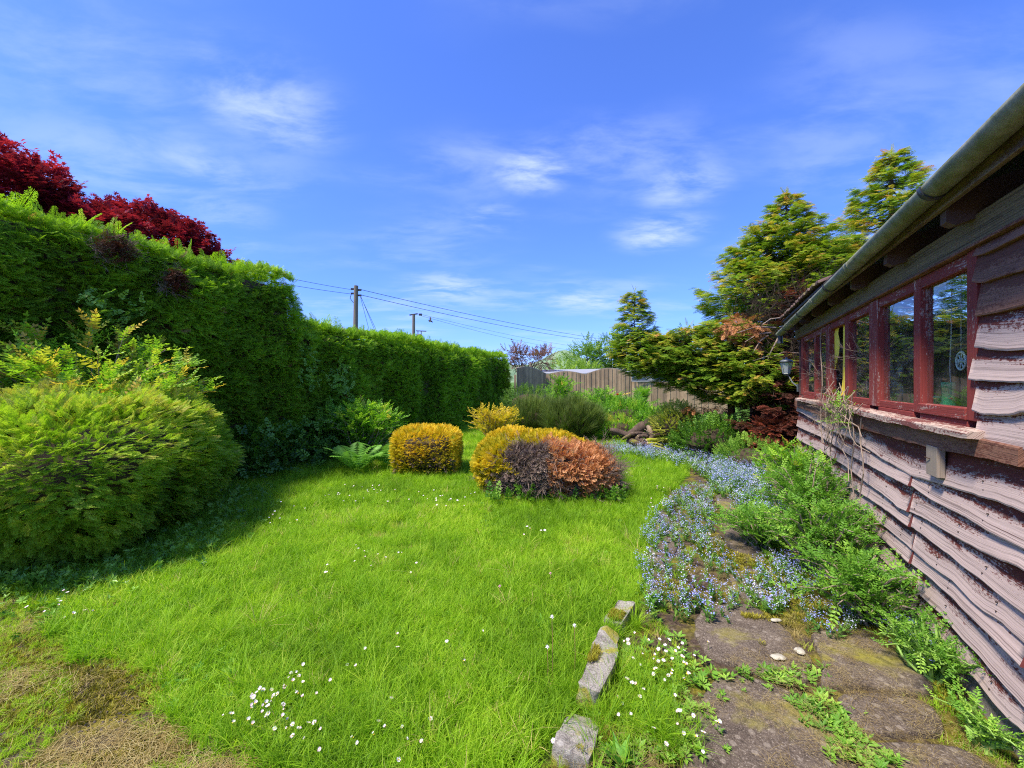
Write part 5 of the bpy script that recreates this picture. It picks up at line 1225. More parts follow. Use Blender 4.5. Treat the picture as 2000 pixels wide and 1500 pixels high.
# dead interior and dead limbs by the shed corner
dt = conifer('dead_conifer', 'dead brown conifer with rusty red needles between the live conifer and the shed corner', [
    (5.35, 8.0, .15, 2.0, .8, 'dome', 70), (5.3, 7.6, .1, 1.0, .6, 'dome', 34), (6.1, 8.6, 1.0, 3.6, .9, 'dome', 60)], .24, 34, kind='deadred', tintc=.22, dens=1.2, tv=.14, trunk_r=.1)
def sprayball(parent, name, kind, c, rad, n, size, tintc, tv, gdir=(0, 0, 0), nn=.8):
    d = rv(n); P = np.array(c) + d * np.cbrt(RNG.uniform(.3, 1, (n, 1))) * np.array(rad)
    return scatter(name, kind, P, norm(d * nn + rv(n) * .4 + np.array(gdir)), norm(rv(n) * .6 + (0, 0, 1)), size * RNG.uniform(.6, 1.3, n), tintc + RNG.normal(0, tv, n), parent)
sprayball(dt, 'orange_needles', 'deadorange', at(1448, 640, 8.3), (.42, .3, .2), 170, .2, .25, .2, (-.3, -.3, -.5))['kind'] = 'stuff'
sprayball(dt, 'orange_needles', 'deadorange', at(1462, 665, 8.2), (.2, .2, .25), 80, .2, .2, .2, (0, -.3, -.8))['kind'] = 'stuff'
sprayball(dt, 'orange_needles', 'deadorange', at(1385, 797, 8.9), (.5, .3, .12), 90, .17, .1, .2, (0, -.3, -.5))['kind'] = 'stuff'
sprayball(dt, 'red_needles', 'deadred', at(1510, 850, 7.6), (.35, .4, .33), 380, .17, .66, .14, (-.2, -.4, 0))['kind'] = 'stuff'
P = np.array([5.7, 8.5, 2.3]) + rv(420) * np.array([1.0, .8, 1.3]) * np.cbrt(RNG.random((420, 1))); scatter('dead_twigs', 'darksticks', P, rv(420), rv(420), RNG.uniform(.5, 1.1, 420), .5, dt)['kind'] = 'stuff'
mb = MB()
for a, b, cpx in (((1500, 655), (1470, 690), 0), ((1505, 650), (1455, 668), 0), ((1520, 660), (1490, 730), 0), ((1515, 640), (1440, 650), 0), ((1560, 690), (1500, 700), 0), ((1530, 620), (1480, 640), 0), ((1530, 700), (1470, 705), 0)):
    p0_, p1_ = at(a[0], a[1], 8.0), at(b[0], b[1], 7.9); m_ = p0_.lerp(p1_, .5) + Vector((0, 0, .07)); mb.tube([p0_, m_, p1_], [.016, .011, .006], 6)
mb.build('bare_branches', M_['twig'], dt)
core((5.75, 8.5, 1.3), (.8, .7, 1.3), 2, 'inner_branches', M_['darktwig'], dt)

# ------------------------------------------------------------------ bed in front of the fence
shrub('broom_bush', 'fine-stemmed olive green broom bush, left of the pair before the fence', 'bush', (.75, 11.6, .45), (.85, .6, .5), 'broom', 900, .42, seed=41, updir=1.4, tintc=.4, group='broom bushes before the fence', e=2)
shrub('broom_bush', 'fine-stemmed olive green broom bush, right of the pair before the fence', 'bush', (1.62, 11.0, .45), (.72, .6, .5), 'broom', 900, .46, seed=42, updir=1.4, tintc=.35, group='broom bushes before the fence', e=2)
stems_shrub('rose_bush', 'leafy green rose bush with one orange bloom in front of the arched fence panel', 'bush', (3.2, 15.2), (1.1, .7), 1.42, 'fresh', 70, 14, .26, 43, .35, t_lo=.1)
stems_shrub('rose_bush', 'rose bush with pale pink blooms right of the orange-flowered one', 'bush', (4.1, 14.2), (.9, .7), 1.15, 'bramble', 70, 14, .24, 44, .35, t_lo=.1)
stems_shrub('climbing_shrub', 'climbing shrub reaching the top of the second fence panel', 'shrub', (2.15, 18.0), (.8, .4), 2.0, 'fresh', 46, 14, .27, 45, .4, t_lo=.1)
stems_shrub('climbing_shrub', 'narrow climbing shrub in front of the straight fence panel', 'shrub', (5.75, 18.0), (.36, .3), 1.5, 'fresh', 30, 14, .25, 46, .42, t_lo=.1)
shrub('leafy_plant', 'mid green clump at the foot of the hedge end by the fence', 'plant', (.6, 15.6, .6), (.9, .8, .75), 'farleaf', 700, .24, seed=47, tintc=.25)
shrub('leafy_plant', 'fresh yellow-green clump behind the log pile', 'plant', (2.85, 10.9, .25), (.5, .4, .36), 'fresh', 700, .13, seed=48, tintc=.55)
shrub('leafy_plant', 'green clump behind the right end of the log pile', 'plant', (4.05, 11.4, .35), (.6, .45, .45), 'fresh', 700, .16, seed=49, tintc=.35)
shrub('leafy_plant', 'broad green plant between the log pile and the straight fence panel', 'plant', (3.6, 13.2, .4), (.9, .5, .45), 'fresh', 700, .2, seed=50, tintc=.3)
shrub('leafy_plant', 'dark green plant between the broom bushes and the log pile', 'plant', (2.3, 12.4, .3), (.6, .5, .42), 'ivy', 500, .2, seed=52, tintc=.5)
shrub('variegated_bush', 'variegated yellow and green bush under the low conifer', 'bush', (3.75, 9.3, .58), (.48, .42, .48), 'varieg', 900, .13, seed=51, tintc=.55)
shrub('ivy_mound', 'dark glossy ivy mound right of the variegated bush', 'ivy', (4.15, 8.5, .3), (.75, .55, .45), 'ivy', 1100, .15, seed=53, tintc=.45)
shrub('ivy_mound', 'bright nettle-like mound at the edge of the blue flowers', 'plant', (4.35, 7.5, .15), (.5, .45, .3), 'bramble', 700, .13, seed=54, tintc=.5)
for (px, py, Y, col_, lab) in ((1206, 772, 14.6, (.75, .16, .03), 'orange rose bloom above the rose bush by the fence'), (1223, 798, 13.8, (.80, .45, .50), 'pale pink rose bloom, upper of those near the log pile'), (1216, 812, 13.6, (.80, .45, .50), 'pale pink rose bloom low over the fresh clump'), (1263, 808, 13.4, (.80, .52, .56), 'pale pink bloom right of the other pink ones'), (1236, 816, 13.4, (.80, .45, .5), 'pale pink bloom between the two lower pink ones')):
    c = at(px, py, Y); mb = MB()
    for i in range(16):
        a = i * 2.4; el = .2 + .08 * i; leaf(mb, c, (math.cos(a) * math.cos(el), math.sin(a) * math.cos(el), math.sin(el)), (0, 0, 1), .075, .07)
    tag(mb.build('rose_bloom', plain('petals_%d' % px, col_, .6, 30, .15)), lab, 'flower', 'rose blooms')
# bramble mound against the shed wall
for k_, (s_, p_, hgt_, nst_, kd_, lab_) in enumerate(((3.45, .30, .50, 44, 'bramble', 'low loose bramble clump nearest the viewer against the shed wall'), (4.1, .38, .72, 70, 'bramble', 'broad bramble clump with arching stems below the second window'), (4.85, .36, .88, 80, 'bramble', 'tall bramble clump reaching the sill under the yellow blind'),
        (5.7, .34, .98, 70, 'fresh', 'leafy tall plant at the far end of the shed wall'), (6.7, .30, .8, 50, 'bramble', 'small bramble clump by the shed corner'), (4.5, .80, .42, 46, 'bramble', 'low bramble sprawl spreading over the path edge'))):
    q_ = W(s_, p_, 0); stems_shrub('bramble', lab_, 'bramble', (q_.x, q_.y), (.44, .40), hgt_, kd_, nst_, 15, .115, 80 + k_, .42, t_lo=.08, stemmat='twig', group='brambles along the shed wall', tv=.22)
P = W(3.5, .1, 0); 
stems_shrub('vetch_plant', 'ferny vetch with blue flowers growing up the lower shed boards', 'plant', tuple(W(2.95, .14, 0))[:2], (.22, .35), .36, 'bramble', 40, 9, .075, 57, .4, t_lo=.1, stemmat='dstem')
stems_shrub('weed_plant', 'tall weed stems by the plinth nearest the viewer', 'plant', tuple(W(2.52, .12, 0))[:2], (.10, .2), .22, 'bramble', 16, 7, .07, 58, .55, t_lo=.1, stemmat='dstem')
# dry vine over the sill
vn = empty('dry_vine', W(5.0, .1, 1.3), 'dry tangled vine with a few green leaves hanging over the window sill', 'vine'); mb = MB(); r = random.Random(5)
for i in range(26):
    s = 4.85 + r.gauss(0, .28); pts = [W(s, .12, 1.42 + r.uniform(-.05, .2)), W(s + r.uniform(-.2, .2), .15, 1.32), W(s + r.uniform(-.25, .25), .12 + r.uniform(0, .05), 1.1 + r.uniform(-.1, .1)), W(s + r.uniform(-.4, .4), .10, .75 + r.uniform(-.2, .3))]
    q = [];
    for k in range(3):
        for t in (0, .33, .66): q.append(pts[k].lerp(pts[k + 1], t) + Vector((r.uniform(-.03, .03), r.uniform(-.02, .02), r.uniform(-.02, .02))))
    mb.tube(q[:r.randint(5, 9)], .0035, 5)
for (s, z0, z1) in ((4.55, 1.5, .6), (4.3, 1.3, .4), (5.3, 1.35, .7), (5.75, 2.2, .9)):
    mb.tube([W(s + .05 * math.sin(k * 1.3), .09, z0 + (z1 - z0) * k / 8) for k in range(9)], .005, 5)
mb.build('stems', M_['twig'], vn)
P = box_pts(46, 4.4, 5.3, .08, .18, 1.2, 1.5); scatter('leaves', 'bramble', P, rv(46) + (-.5, 0, .4), rv(46) + (0, 0, 1), RNG.uniform(.06, .13, 46), RNG.uniform(.4, 1, 46), vn)['kind'] = 'stuff'
P = box_pts(60, 4.6, 5.3, .08, .18, 1.15, 1.42); scatter('dry_tangle', 'sticks', P, rv(60), rv(60), RNG.uniform(.12, .3, 60), .5, vn)['kind'] = 'stuff'

# ------------------------------------------------------------------ forget-me-nots
def poly_fill(px, n):
    pl = [G(x, y) for x, y in px]; xs, ys = [p[0] for p in pl], [p[1] for p in pl]; A = []
    while sum(len(a) for a in A) < n:
        Q = np.stack([RNG.uniform(min(xs), max(xs), n), RNG.uniform(min(ys), max(ys), n)], 1); A.append(Q[in_poly(Q, pl)])
    return np.concatenate(A)[:n]
P = np.concatenate([poly_fill([(1255,1040),(1330,968),(1392,960),(1402,1070),(1500,1190),(1420,1240),(1262,1215),(1245,1120)], 350), poly_fill([(1475,1105),(1640,1120),(1712,1205),(1650,1262),(1560,1250),(1490,1200)], 150), poly_fill([(1690,1190),(1745,1210),(1840,1300),(1830,1350),(1760,1300)], 60)])
tag(stand('forget_me_nots', 'fmn', P, RNG.uniform(.6, 1.1, len(P)), RNG.uniform(0, 1, len(P)), lean=.2), 'pale blue forget-me-nots spilling over the path stones', 'flowers', kind='stuff')
P = np.concatenate([poly_fill([(1130,885),(1300,872),(1480,905),(1600,960),(1560,990),(1440,965),(1350,925),(1235,898)], 1150), poly_fill([(1380, 925), (1560, 950), (1600, 1010), (1500, 1060), (1440, 1010), (1390, 960)], 360)])
tag(stand('forget_me_nots', 'fmn', P, RNG.uniform(.9, 1.5, len(P)), RNG.uniform(0, 1, len(P)), lean=.2), 'drift of blue forget-me-nots around the log pile', 'flowers', kind='stuff')
P = poly_fill([(1400,915),(1560,935),(1640,1060),(1560,1110),(1480,1100),(1400,990)], 700); pe_ = ~slab_mask(P); P = P[pe_]
tag(stand('path_weeds', 'weed', P, RNG.uniform(.04, .09, len(P)), RNG.uniform(.1, .9, len(P)), zoff=.02), 'green weeds under the bramble beside the path', 'weeds', kind='stuff')

# ------------------------------------------------------------------ daisies
def daisy_mesh(closed, seed, stem=.06, hr=.0105):
    r = random.Random(seed); mb = MB(); top = Vector((r.uniform(-.012, .012), r.uniform(-.012, .012), stem))
    mb.tube([Vector((0, 0, -.01)), Vector((top.x * .3, top.y * .3, stem * .5)), top], .0011, 4, 2)
    tilt = Vector((r.uniform(-.5, .5), r.uniform(-.7, .2), 1)).normalized(); x = tilt.orthogonal().normalized(); y = tilt.cross(x)
    for i in range(13):
        a = 6.283 * i / 13; d = (x * math.cos(a) + y * math.sin(a)) * math.cos(closed) + tilt * math.sin(closed); leaf(mb, top + tilt * .001, d, tilt, hr * r.uniform(.9, 1.1), hr * .48, 0 if r.random() < .8 else 1)
    vs = [top + tilt * .003] + [top + (x * math.cos(6.283 * k / 8) + y * math.sin(6.283 * k / 8)) * hr * .42 + tilt * .0012 for k in range(8)]
    mb.add(vs, [(0, 1 + k, 1 + (k + 1) % 8) for k in range(8)], 3)
    return mb.mesh('daisy', [M_['white'], M_['pink'], M_['dstem'], M_['dyellow']])
DM = [daisy_mesh(c, i, st) for i, (c, st) in enumerate(((.35, .06), (.75, .065), (1.05, .06), (.5, .08), (.9, .075), (.25, .055)))]
daisies = []
CL = [('daisies in the lawn clump at the bottom left', 'white and pink-tipped daisy in the clump by the bare corner', [(525, 1385, 62, 42, 42), (590, 1340, 40, 22, 9)]),
      ('daisies scattered along the bottom of the lawn', 'small daisy on its own in the lawn near the bottom of the picture', [(700, 1430, 110, 45, 16), (780, 1270, 140, 60, 8), (1140, 1450, 40, 30, 7)]),
      ('daisies at the left edge', 'white daisy beside the tussock at the left edge', [(120, 1185, 42, 16, 11)]),
      ('daisies beside the kerb stones', 'small daisy among the weeds right of the pale kerb stone', [(1290, 1290, 60, 42, 40), (1330, 1430, 60, 40, 14), (1240, 1340, 26, 60, 8)]),
      ('daisies dotted over the middle of the lawn', 'tiny white daisy dotted in the middle of the lawn', [(700, 965, 70, 16, 22), (860, 975, 70, 12, 20), (740, 1085, 45, 22, 12), (560, 1010, 60, 25, 10), (1045, 1040, 30, 10, 5), (620, 1120, 40, 14, 4)]),
      ('daisies on the grass right of the dead bush', 'tiny daisy on the grass between the dead bush and the blue flowers', [(1295, 975, 22, 25, 16), (1230, 930, 30, 12, 6)])]
for grp, lab, cl_ in CL:
    for (cx_, cy_, sx, sy, n) in cl_:
        for i in range(n):
            px, py = random.gauss(cx_, sx * .7), random.gauss(cy_, sy * .7); px = max(8, px); py = min(1530, py); zt_ = .06
            x, y = G(px, py, zt_)
            if kerb_mask(np.array([[x, y]]))[0]: continue
            sc_ = random.uniform(.9, 1.3) if y < 4 else random.uniform(1.1, 1.5)
            o = bpy.data.objects.new('daisy', random.choice(DM)); COL.objects.link(o); o.location = (x, y, float(gz(x, y)[0])); o.rotation_euler = (random.uniform(-.15, .15), random.uniform(-.15, .15), random.uniform(-1, 1)); o.scale = (sc_,) * 3
            tag(o, lab, 'daisy', grp)
# tall seed stems by the kerb
for i, (px, py, pb) in enumerate(((1076, 1205, 1340), (1120, 1222, 1330), (1067, 1264, 1345), (974, 1145, 1200), (1073, 1120, 1150))):
    x, y = G(px + 2, pb); zt_ = CH - (py - HZ) / F * y; h = empty('seed_head', Vector((x, y, 0)), ('tallest pink-white seed head left of the kerb stone', 'white seed head nearest the pale kerb stone', 'short pale seed head left of the two taller ones', 'lone drooping seed stem in the middle of the lawn', 'small white-topped stem above the weeds left of the path')[i], 'seed head', 'long flower stems left of the kerb')
    mb = MB(); mb.tube([(x, y, 0), (x + .004, y, zt_ * .5), (x, y, zt_)], .0016, 5); mb.build('stem', M_['rstem'], h)
    mb = MB()
    for k in range(18):
        a = k * 2.4; el = -.6 + 2 * k / 18; leaf(mb, (x, y, zt_), (math.cos(a) * math.cos(el), math.sin(a) * math.cos(el), math.sin(el)), (0, 0, 1), .012, .005)
    mb.build('head', M_['white' if i < 3 else 'pink'], h)
# dock plants
for i, (px, py, sc_, lab) in enumerate(((1150, 1350, .5, 'broad-leaved dock plant left of the kerb stone'), (1270, 1190, .7, 'upright dock leaves where the blue flowers meet the lawn'), (1210, 1500, .6, 'broad dock leaves at the bottom edge below the kerb'), (965, 962, .8, 'single flat dock leaf cluster at the foot of the half-dead bush'), (1060, 1240, .6, 'dandelion rosette below the taller seed stems'))):
    x, y = G(px, py); h = empty('dock_plant', Vector((x, y, 0)), lab, 'plant', 'dock plants in the grass'); r = random.Random(i)
    for k in range(8):
        a = k * .8 + r.uniform(-.2, .2); mb = MB(); leaf(mb, (x, y, .01), (math.cos(a), math.sin(a), r.uniform(.6, 1.6)), (-math.cos(a), -math.sin(a), 1.), .2 * sc_ * r.uniform(.7, 1.1), .06 * sc_); mb.build('leaf', MFERN, h)

# ------------------------------------------------------------------ log pile
MLOG = stone_mat('bark_of_logs', [(.03, .02, .016), (.09, .058, .042), (.17, .115, .085), (.32, .24, .18)], (.24, .24, .03), (.56, .70), 1.6); MLOGM = stone_mat('mossy_log_bark', [(.10, .09, .02), (.22, .21, .03), (.32, .30, .05), (.38, .30, .2)], (.35, .36, .03), (.4, .6), 1.6)
MCUT = plain('cut_wood', (.42, .30, .20), .9, 40, .3)
def log(pa, pb, ra, rb, lab, moss=False, Y=9.5, bend=.03, extra=None):
    a, b = at(pa[0], pa[1], Y + pa[2]), at(pb[0], pb[1], Y + pb[2]); mb = MB(); n = 6; pts = []; rad = []
    for k in range(n + 1):
        t = k / n; p = a.lerp(b, t) + Vector((0, 0, bend * math.sin(math.pi * t))) + Vector((random.uniform(-1, 1), random.uniform(-1, 1), random.uniform(-1, 1))) * .008; pts.append(p); rad.append((ra + (rb - ra) * t) * random.uniform(.9, 1.1))
    mb.tube(pts, rad, 10, 0, False); mb.f += [tuple(range(10))[::-1], tuple(n * 10 + k for k in range(10))]; mb.m += [1, 1]
    if extra: 
        c = at(extra[0], extra[1], Y + extra[2]); mb.tube([pts[3], pts[3].lerp(c, .5) + Vector((0, 0, .03)), c], [ra * .9, extra[3], extra[3] * .8], 10)
    o = mb.build('log', [MLOGM if moss else MLOG, MCUT], None, True); tag(o, lab, 'log', 'logs in the pile'); return o
log((1192, 839, 0), (1230, 853, -.1), .05, .075, 'grey branch sticking out to the upper left of the log pile')
log((1228, 853, 0), (1258, 832, .05), .085, .13, 'thick knotted stump root on top of the log pile')
log((1216, 858, -.2), (1240, 848, -.1), .03, .055, 'short pale stub under the sticking-out branch')
log((1268, 842, .15), (1288, 848, .2), .15, .14, 'dark reddish stump at the back right of the log pile')
log((1240, 847, -.1), (1264, 850, -.1), .045, .04, 'short greenish log under the stump root')
log((1246, 853, -.2), (1266, 854, -.2), .042, .04, 'short split log in the middle of the pile')
log((1268, 858, -.2), (1304, 846, -.1), .055, .035, 'reddish branch pointing up to the right')
log((1262, 861, -.3), (1302, 862, -.2), .045, .038, 'long moss-covered log lying level on the right', True)
log((1264, 867, -.35), (1296, 872, -.3), .045, .03, 'yellow mossy log under the level one', True)
log((1272, 870, -.45), (1308, 884, -.6), .035, .018, 'thin mossy branch trailing down to the right', True)
log((1226, 862, -.1), (1250, 868, -.3), .06, .06, 'dark round log at the left foot of the pile')
log((1236, 856, 0), (1256, 862, -.25), .065, .06, 'dark log in the core of the pile')
log((1252, 866, -.3), (1274, 876, -.35), .055, .05, 'log end facing the lawn at the foot of the pile')
log((1300, 864, 0), (1316, 872, -.1), .04, .05, 'mossy stub at the far right of the pile', True)
log((1232, 872, -.1), (1262, 876, .1), .07, .07, 'big dark log half hidden by blue flowers')
log((1262, 852, .1), (1290, 866, .1), .09, .08, 'bulky dark log under the reddish stump')
stk = MB(); stk.tube([at(1258, 838, 9.4), at(1270, 845, 9.35), at(1280, 850, 9.3)], .008, 5); tag(stk.build('stick', M_['twig']), 'thin pale stick lying across the top of the log pile', 'stick')

# ------------------------------------------------------------------ fence, outbuilding, background
def fence_mat():
    m = mat_new('weathered_fence_board'); tcn = N('ShaderNodeTexCoord'); oi = N('ShaderNodeObjectInfo'); v = mapping(tcn.outputs['Object'], (9, 9, .9)); n = noise_tex(v, 3, 6, .6); b = noise_tex(tcn.outputs['Object'], 1.6, 4)
    c = mixc(n, (.24, .155, .085), (.54, .39, .24)); c = mixc(mrange(b, .45, .62, 0, .35), c, (.14, .085, .06)); c = mixc(1., c, mixc(oi.outputs['Random'], (.75, .75, .75), (1.25, 1.2, 1.15)), 'MULTIPLY')
    principled(c, .9, n, .4, .005); return m
MFEN = fence_mat()
def panel(x0, y0, x1, y1, zf, nb, label, caps=True, zb=.02):
    h = empty('fence_panel', Vector(((x0 + x1) / 2, (y0 + y1) / 2, 0)), label, 'fence panel', 'board fence across the end of the garden'); a = Vector((x0, y0, 0)); b = Vector((x1, y1, 0)); d = (b - a); l = d.length; d.normalize(); nr = Vector((d.y, -d.x, 0))
    w = l / nb
    for k in range(nb):
        t0, t1 = (k + .04) / nb, (k + 1.03) / nb; mb = MB(); off = nr * (.012 if k % 2 else 0); vs = []
        for t in (t0, t1):
            z = zf(t) + random.uniform(-.008, .008); p = a + d * l * t + off
            vs += [p + Vector((0, 0, zb)), p + Vector((0, 0, z)), p + nr * (.010 if t == t0 else .022) + Vector((0, 0, z)), p + nr * (.010 if t == t0 else .022) + Vector((0, 0, zb))]
        mb.add(vs, [(0, 1, 2, 3), (7, 6, 5, 4), (0, 4, 5, 1), (1, 5, 6, 2), (2, 6, 7, 3)]); mb.build('board', MFEN, h)
    if caps:
        mb = MB(); pts = [a + d * l * t - nr * .02 + Vector((0, 0, zf(t) + .012)) for t in np.linspace(0, 1, 12)]
        for p, q in zip(pts[:-1], pts[1:]): mb.beam(p, q, .07, .024)
        mb.build('capping', plain('fence_cap_%s' % label[:6], (.42, .36, .28), .9), h)
    for z in (.5, 1.3):
        mb = MB(); mb.beam(a + Vector((0, 0, z)) - nr * .03, b + Vector((0, 0, z)) - nr * .03, .04, .07); mb.build('rail', MFEN, h)
    for q in (a, b):
        mb = MB(); mb.box(q - nr * .07 + Vector((0, 0, .95)), (.09, .09, 1.9)); mb.build('post', MFEN, h)
arch = lambda lo, hi: (lambda t: lo + (hi - lo) * math.sin(math.pi * min(1, max(0, t))) ** 1.3)
panel(.20, 17.9, 1.66, 20.3, lambda t: 2.12 + .18 * math.sin(math.pi * min(1, max(0, t * .95 + .1))) - .12 * t, 17, 'oblique close-board fence panel beside the hedge end')
panel(1.68, 20.4, 3.72, 20.5, arch(1.95, 2.10), 19, 'dark stained arched fence panel, second from the hedge')
panel(3.74, 20.5, 5.96, 20.5, arch(2.0, 2.26), 21, 'highest arched fence panel in the middle of the fence')
panel(5.98, 20.5, 8.3, 20.3, lambda t: 1.58, 15, 'low straight fence panel below the broken trellis', caps=False)
panel(8.32, 20.3, 10.8, 20.0, lambda t: 1.56, 15, 'low straight fence panel behind the spreading conifer', caps=False)
tl = empty('trellis', Vector((6.6, 20.4, 1.6)), 'broken grey trellis frame with loose diagonal sticks on the low fence', 'trellis'); MTR = plain('grey_trellis', (.40, .37, .33), .9, 12, .3)
for a, b in (((1234, 745), (1276, 744)), ((1234, 726), (1234, 745)), ((1234, 727), (1243, 720)), ((1241, 720), (1275, 744)), ((1236, 728), (1272, 743)), ((1252, 719), (1276, 738)), ((1250, 736), (1274, 731)), ((1258, 722), (1276, 745)), ((1240, 735), (1262, 738))):
    mb = MB(); mb.beam(at(a[0], a[1], 20.35), at(b[0], b[1], 20.35), .035, .035, up=Vector((0, 1, 0))); mb.build('lath', MTR, tl)
ob_ = empty('outbuilding', Vector((5, 24, 0)), 'low outbuilding with a pale grey sheet roof behind the fence', 'outbuilding'); mb = MB()
mb.add([(1.8, 22.6, 2.05), (9.2, 22.6, 2.05), (9.2, 26.5, 2.47), (1.9, 26.5, 2.36), (1.8, 22.6, 2.0), (9.2, 22.6, 2.0), (9.2, 26.5, 2.42), (1.9, 26.5, 2.3)], [(0, 1, 2, 3), (7, 6, 5, 4), (0, 4, 5, 1), (1, 5, 6, 2), (2, 6, 7, 3), (3, 7, 4, 0)]); mb.build('roof', plain('pale_roofing_sheet', (.30, .30, .31), .7, 4, .15), ob_)
mb = MB(); mb.box((5.5, 24.5, 1.0), (7.0, 3.6, 1.98)); mb.build('wall', plain('grey_render', (.3, .29, .27), .9, 4), ob_)
broad_tree('purple_shrub', 'purple-brown leaved shrub showing over the hedge end', (.7, 24.5), [((-.1, 24.3, 3.1), (.55, .6, .55), 70), ((1.0, 24.5, 2.95), (1.0, .8, .5), 150), ((1.9, 24.8, 2.9), (.7, .7, .75), 120), ((.3, 24.5, 3.3), (.4, .5, .5), 60)], 'purple', .42, .06, 61, 'shrub', amp=.5, shell=.3)
G2 = 'trees behind the fence'
broad_tree('garden_tree', 'rounded green tree left of the pointed one, over the fence', (6.3, 33), [((6.0, 33, 3.1), (1.5, 1.4, 1.2), 420), ((6.1, 33, 4.3), (.7, .7, .6), 60)], 'farleaf', .6, .12, 62, group=G2, tintc=.45)
broad_tree('garden_tree', 'taller open-crowned tree rising above the middle of the fence', (8.3, 34), [((8.1, 34, 4.0), (1.1, 1.0, 1.7), 260), ((7.2, 34, 3.7), (.9, .8, 1.1), 120), ((9.1, 34, 4.4), (.9, .8, 1.2), 150)], 'farleaf', .6, .16, 63, group=G2, tintc=.35, amp=.5, shell=.3)
broad_tree('garden_tree', 'pale yellow-green tree partly behind the spreading conifer', (10.8, 33), [((10.6, 33, 2.9), (2.0, 1.6, 1.6), 520), ((12.5, 33, 3.2), (1.6, 1.4, 1.6), 300)], 'farleaf', .6, .15, 64, group=G2, tintc=.8)
broad_tree('garden_bush', 'low yellow-green bush behind the dark fence panel', (4.3, 30), [((4.0, 30, 2.0), (1.5, 1.0, .9), 300), ((5.5, 30.5, 2.0), (1.3, 1.0, .9), 200)], 'farleaf', .5, .08, 65, 'bush', group=G2, tintc=.75)
broad_tree('garden_tree', 'dark tree far back behind the conifers', (14.5, 30), [((14.0, 30, 3.0), (2.5, 2, 2.2), 500), ((17, 30, 3.2), (2.5, 2, 2.4), 500)], 'farleaf', .7, .2, 66, group=G2, tintc=.2)
# poles and wires
MPOLE = plain('pole_timber', (.20, .16, .12), .9, 6, .3, stretch=(6, 6, .5)); MINS = plain('dark_insulator', (.04, .035, .035), .4, 20, .2, .5)
p1t = at(695.5, 558, 26); P1 = empty('utility_pole', Vector((p1t.x, 26, 0)), 'near wooden electricity pole with four dark insulators, above the hedge', 'utility pole', 'electricity poles')
mb = MB(); mb.tube([(p1t.x - .12, 26, -.3), (p1t.x - .05, 26, 4), p1t], [.17, .155, .13], 12); mb.build('pole', MPOLE, P1)
ins = []
for sx, dz in ((-1, -.22), (-1, -.5), (1, -.28), (1, -.62)):
    mb = MB(); b = p1t + Vector((0, 0, dz)); e = b + Vector((sx * .35, 0, .02 * sx)); mb.tube([b, e], .02, 6)
    for k in range(3): mb.tube([b + Vector((sx * (.16 + .07 * k), 0, -.05)), b + Vector((sx * (.16 + .07 * k), 0, .06))], .045, 8)
    mb.build('insulator', MINS, P1); ins.append(e)
mb = MB(); mb.tube([p1t + Vector((-.3, 0, -.5)), p1t + Vector((-.38, 0, -.8)), p1t + Vector((-.2, 0, -1.05)), p1t + Vector((-.05, 0, -1.1))], .02, 6); mb.build('jumper_lead', MINS, P1)
p2t = at(808, 615, 44); P2 = empty('utility_pole', Vector((p2t.x, 44, 0)), 'far wooden pole with a short crossarm and a transformer beside it', 'utility pole', 'electricity poles')
mb = MB(); mb.tube([(p2t.x - .05, 44, -.3), p2t], [.2, .15], 10); mb.build('pole', MPOLE, P2)
mb = MB(); mb.beam(p2t + Vector((-.45, 0, -.02)), p2t + Vector((.42, 0, .12)), .12, .12); mb.tube([p2t + Vector((.42, 0, .1)), p2t + Vector((.85, 0, .05))], .03, 6); mb.build('crossarm', MINS, P2)
mb = MB()
for k in range(3): mb.tube([p2t + Vector((.62 + .1 * k, 0, -.08)), p2t + Vector((.62 + .1 * k, 0, .14))], .07, 8)
mb.build('insulator', MINS, P2)
tr_c = at(819, 657, 44); mb = MB(); mb.tube([tr_c + Vector((0, 0, -.62)), tr_c + Vector((0, 0, -.5)), tr_c + Vector((0, 0, .15)), tr_c + Vector((0, 0, .25))], [.24, .32, .32, .22], 12)
mb.tube([tr_c + Vector((-.15, 0, .2)), tr_c + Vector((-.15, 0, .6))], .05, 6); mb.tube([tr_c + Vector((.2, 0, .2)), tr_c + Vector((.2, 0, .55))], .05, 6); mb.beam(tr_c + Vector((-.35, 0, .6)), tr_c + Vector((.75, 0, .55)), .1, .1); mb.beam(tr_c + Vector((-.6, 0, -.3)), tr_c + Vector((-.2, 0, -.3)), .08, .08)
mb.build('transformer', plain('transformer_steel', (.13, .12, .11), .6, 8, .4), P2)
def wire(a, b, sag, r, lab):
    mb = MB(); n = 16; pts = [a.lerp(b, k / n) + Vector((0, 0, -sag * 4 * (k / n) * (1 - k / n))) for k in range(n + 1)]; mb.tube(pts, r, 5, cap=False)
    tag(mb.build('power_line', MINS), lab, 'power line', 'overhead wires')
wire(ins[2], at(1250, 670, 62), .5, .017, 'upper overhead wire running right from the near pole'); wire(ins[3], at(1250, 673, 62), .6, .017, 'lower overhead wire running right from the near pole')
wire(at(380, 500, 17), ins[0], .1, .012, 'upper overhead wire running left from the near pole'); wire(at(380, 519, 17), ins[1], .1, .012, 'lower overhead wire running left from the near pole')
wire(p2t + Vector((.8, 0, .05)), at(1180, 682, 90), .6, .014, 'faint upper wire from the far pole'); wire(p2t + Vector((.8, 0, -.1)), at(1180, 690, 90), .8, .014, 'faint lower wire from the far pole')
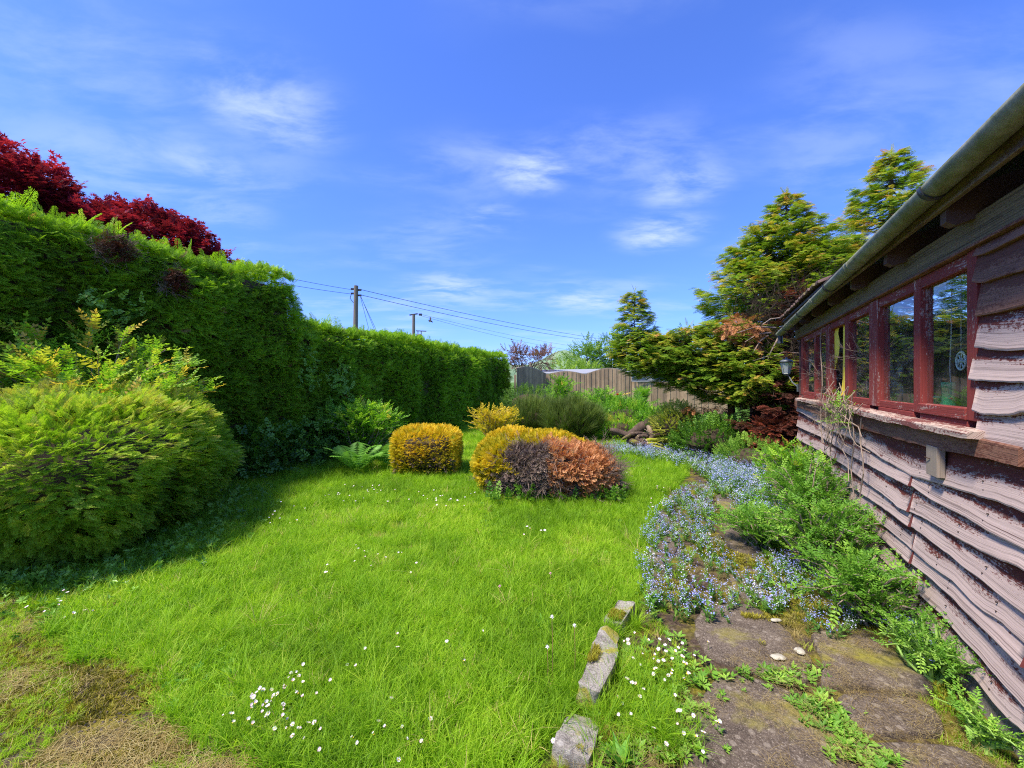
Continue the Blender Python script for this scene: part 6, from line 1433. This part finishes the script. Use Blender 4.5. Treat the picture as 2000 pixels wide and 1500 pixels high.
for k, (ex, ey) in enumerate(((738, 640), (742, 640), (725, 640), (697, 640))): wire(p1t + Vector((.28, 0, -.62 - .05 * k)) if k < 3 else p1t + Vector((.12, 0, -.9)), at(ex, ey + 20, 27), 0, .012, ('stay wire from the near pole, outermost', 'stay wire just inside the outermost', 'steeper inner stay wire of the near pole', 'cable hanging straight down the near pole')[k])
bc_ = at(840.5, 627, 24); bd = empty('bird', bc_, 'small dark bird flying right of the far pole', 'bird'); mb = MB()
mb.tube([bc_ + Vector((-.13, 0, .05)), bc_ + Vector((-.05, 0, .03)), bc_ + Vector((.05, 0, -.01)), bc_ + Vector((.12, 0, -.06)), bc_ + Vector((.15, 0, -.08))], [.01, .04, .045, .028, .008], 8)
mb.add([bc_ + Vector((-.05, 0, .03)), bc_ + Vector((.06, 0, 0)), bc_ + Vector((.03, .1, .22)), bc_ + Vector((-.06, .1, .26))], [(0, 1, 2, 3)]); mb.add([bc_ + Vector((-.05, 0, .03)), bc_ + Vector((.06, 0, 0)), bc_ + Vector((.02, -.2, -.10)), bc_ + Vector((-.06, -.22, -.06))], [(0, 1, 2, 3)]); mb.build('body', plain('bird_feathers', (.06, .055, .055), .8), bd)
# thin dry twigs poking out of the hedge tops
mb = MB()
for px, py, Y in ((525, 530, 7.8), (545, 620, 8.0), (665, 636, 9.0), (520, 545, 7.8), (912, 660, 13)):
    b = at(px, py + 25, Y); mb2 = MB(); e = at(px + random.uniform(-4, 8), py, Y); mb2.tube([b, b.lerp(e, .5) + Vector((.02, 0, 0)), e], [.008, .006, .003], 5); mb2.tube([b.lerp(e, .5), e + Vector((.08, 0, -.03))], [.005, .002], 5)
    mb.v, mb.f, mb.m = mb2.v, mb2.f, mb2.m
stems_shrub('elder_sprig', 'thin bare-stemmed sprigs showing above the hedge near the far pole', 'plant', (-2.5, 14.8), (1.3, .3), 3.25, 'farleaf', 16, 5, .12, 71, .3, t_lo=.75)

# ------------------------------------------------------------------ render settings
SC.cycles.max_bounces = 8; SC.cycles.diffuse_bounces = 5; SC.cycles.glossy_bounces = 3; SC.cycles.transmission_bounces = 4; SC.cycles.transparent_max_bounces = 10
SC.cycles.use_denoising = False; SC.cycles.filter_width = 1.1; SC.cycles.sample_clamp_indirect = 6
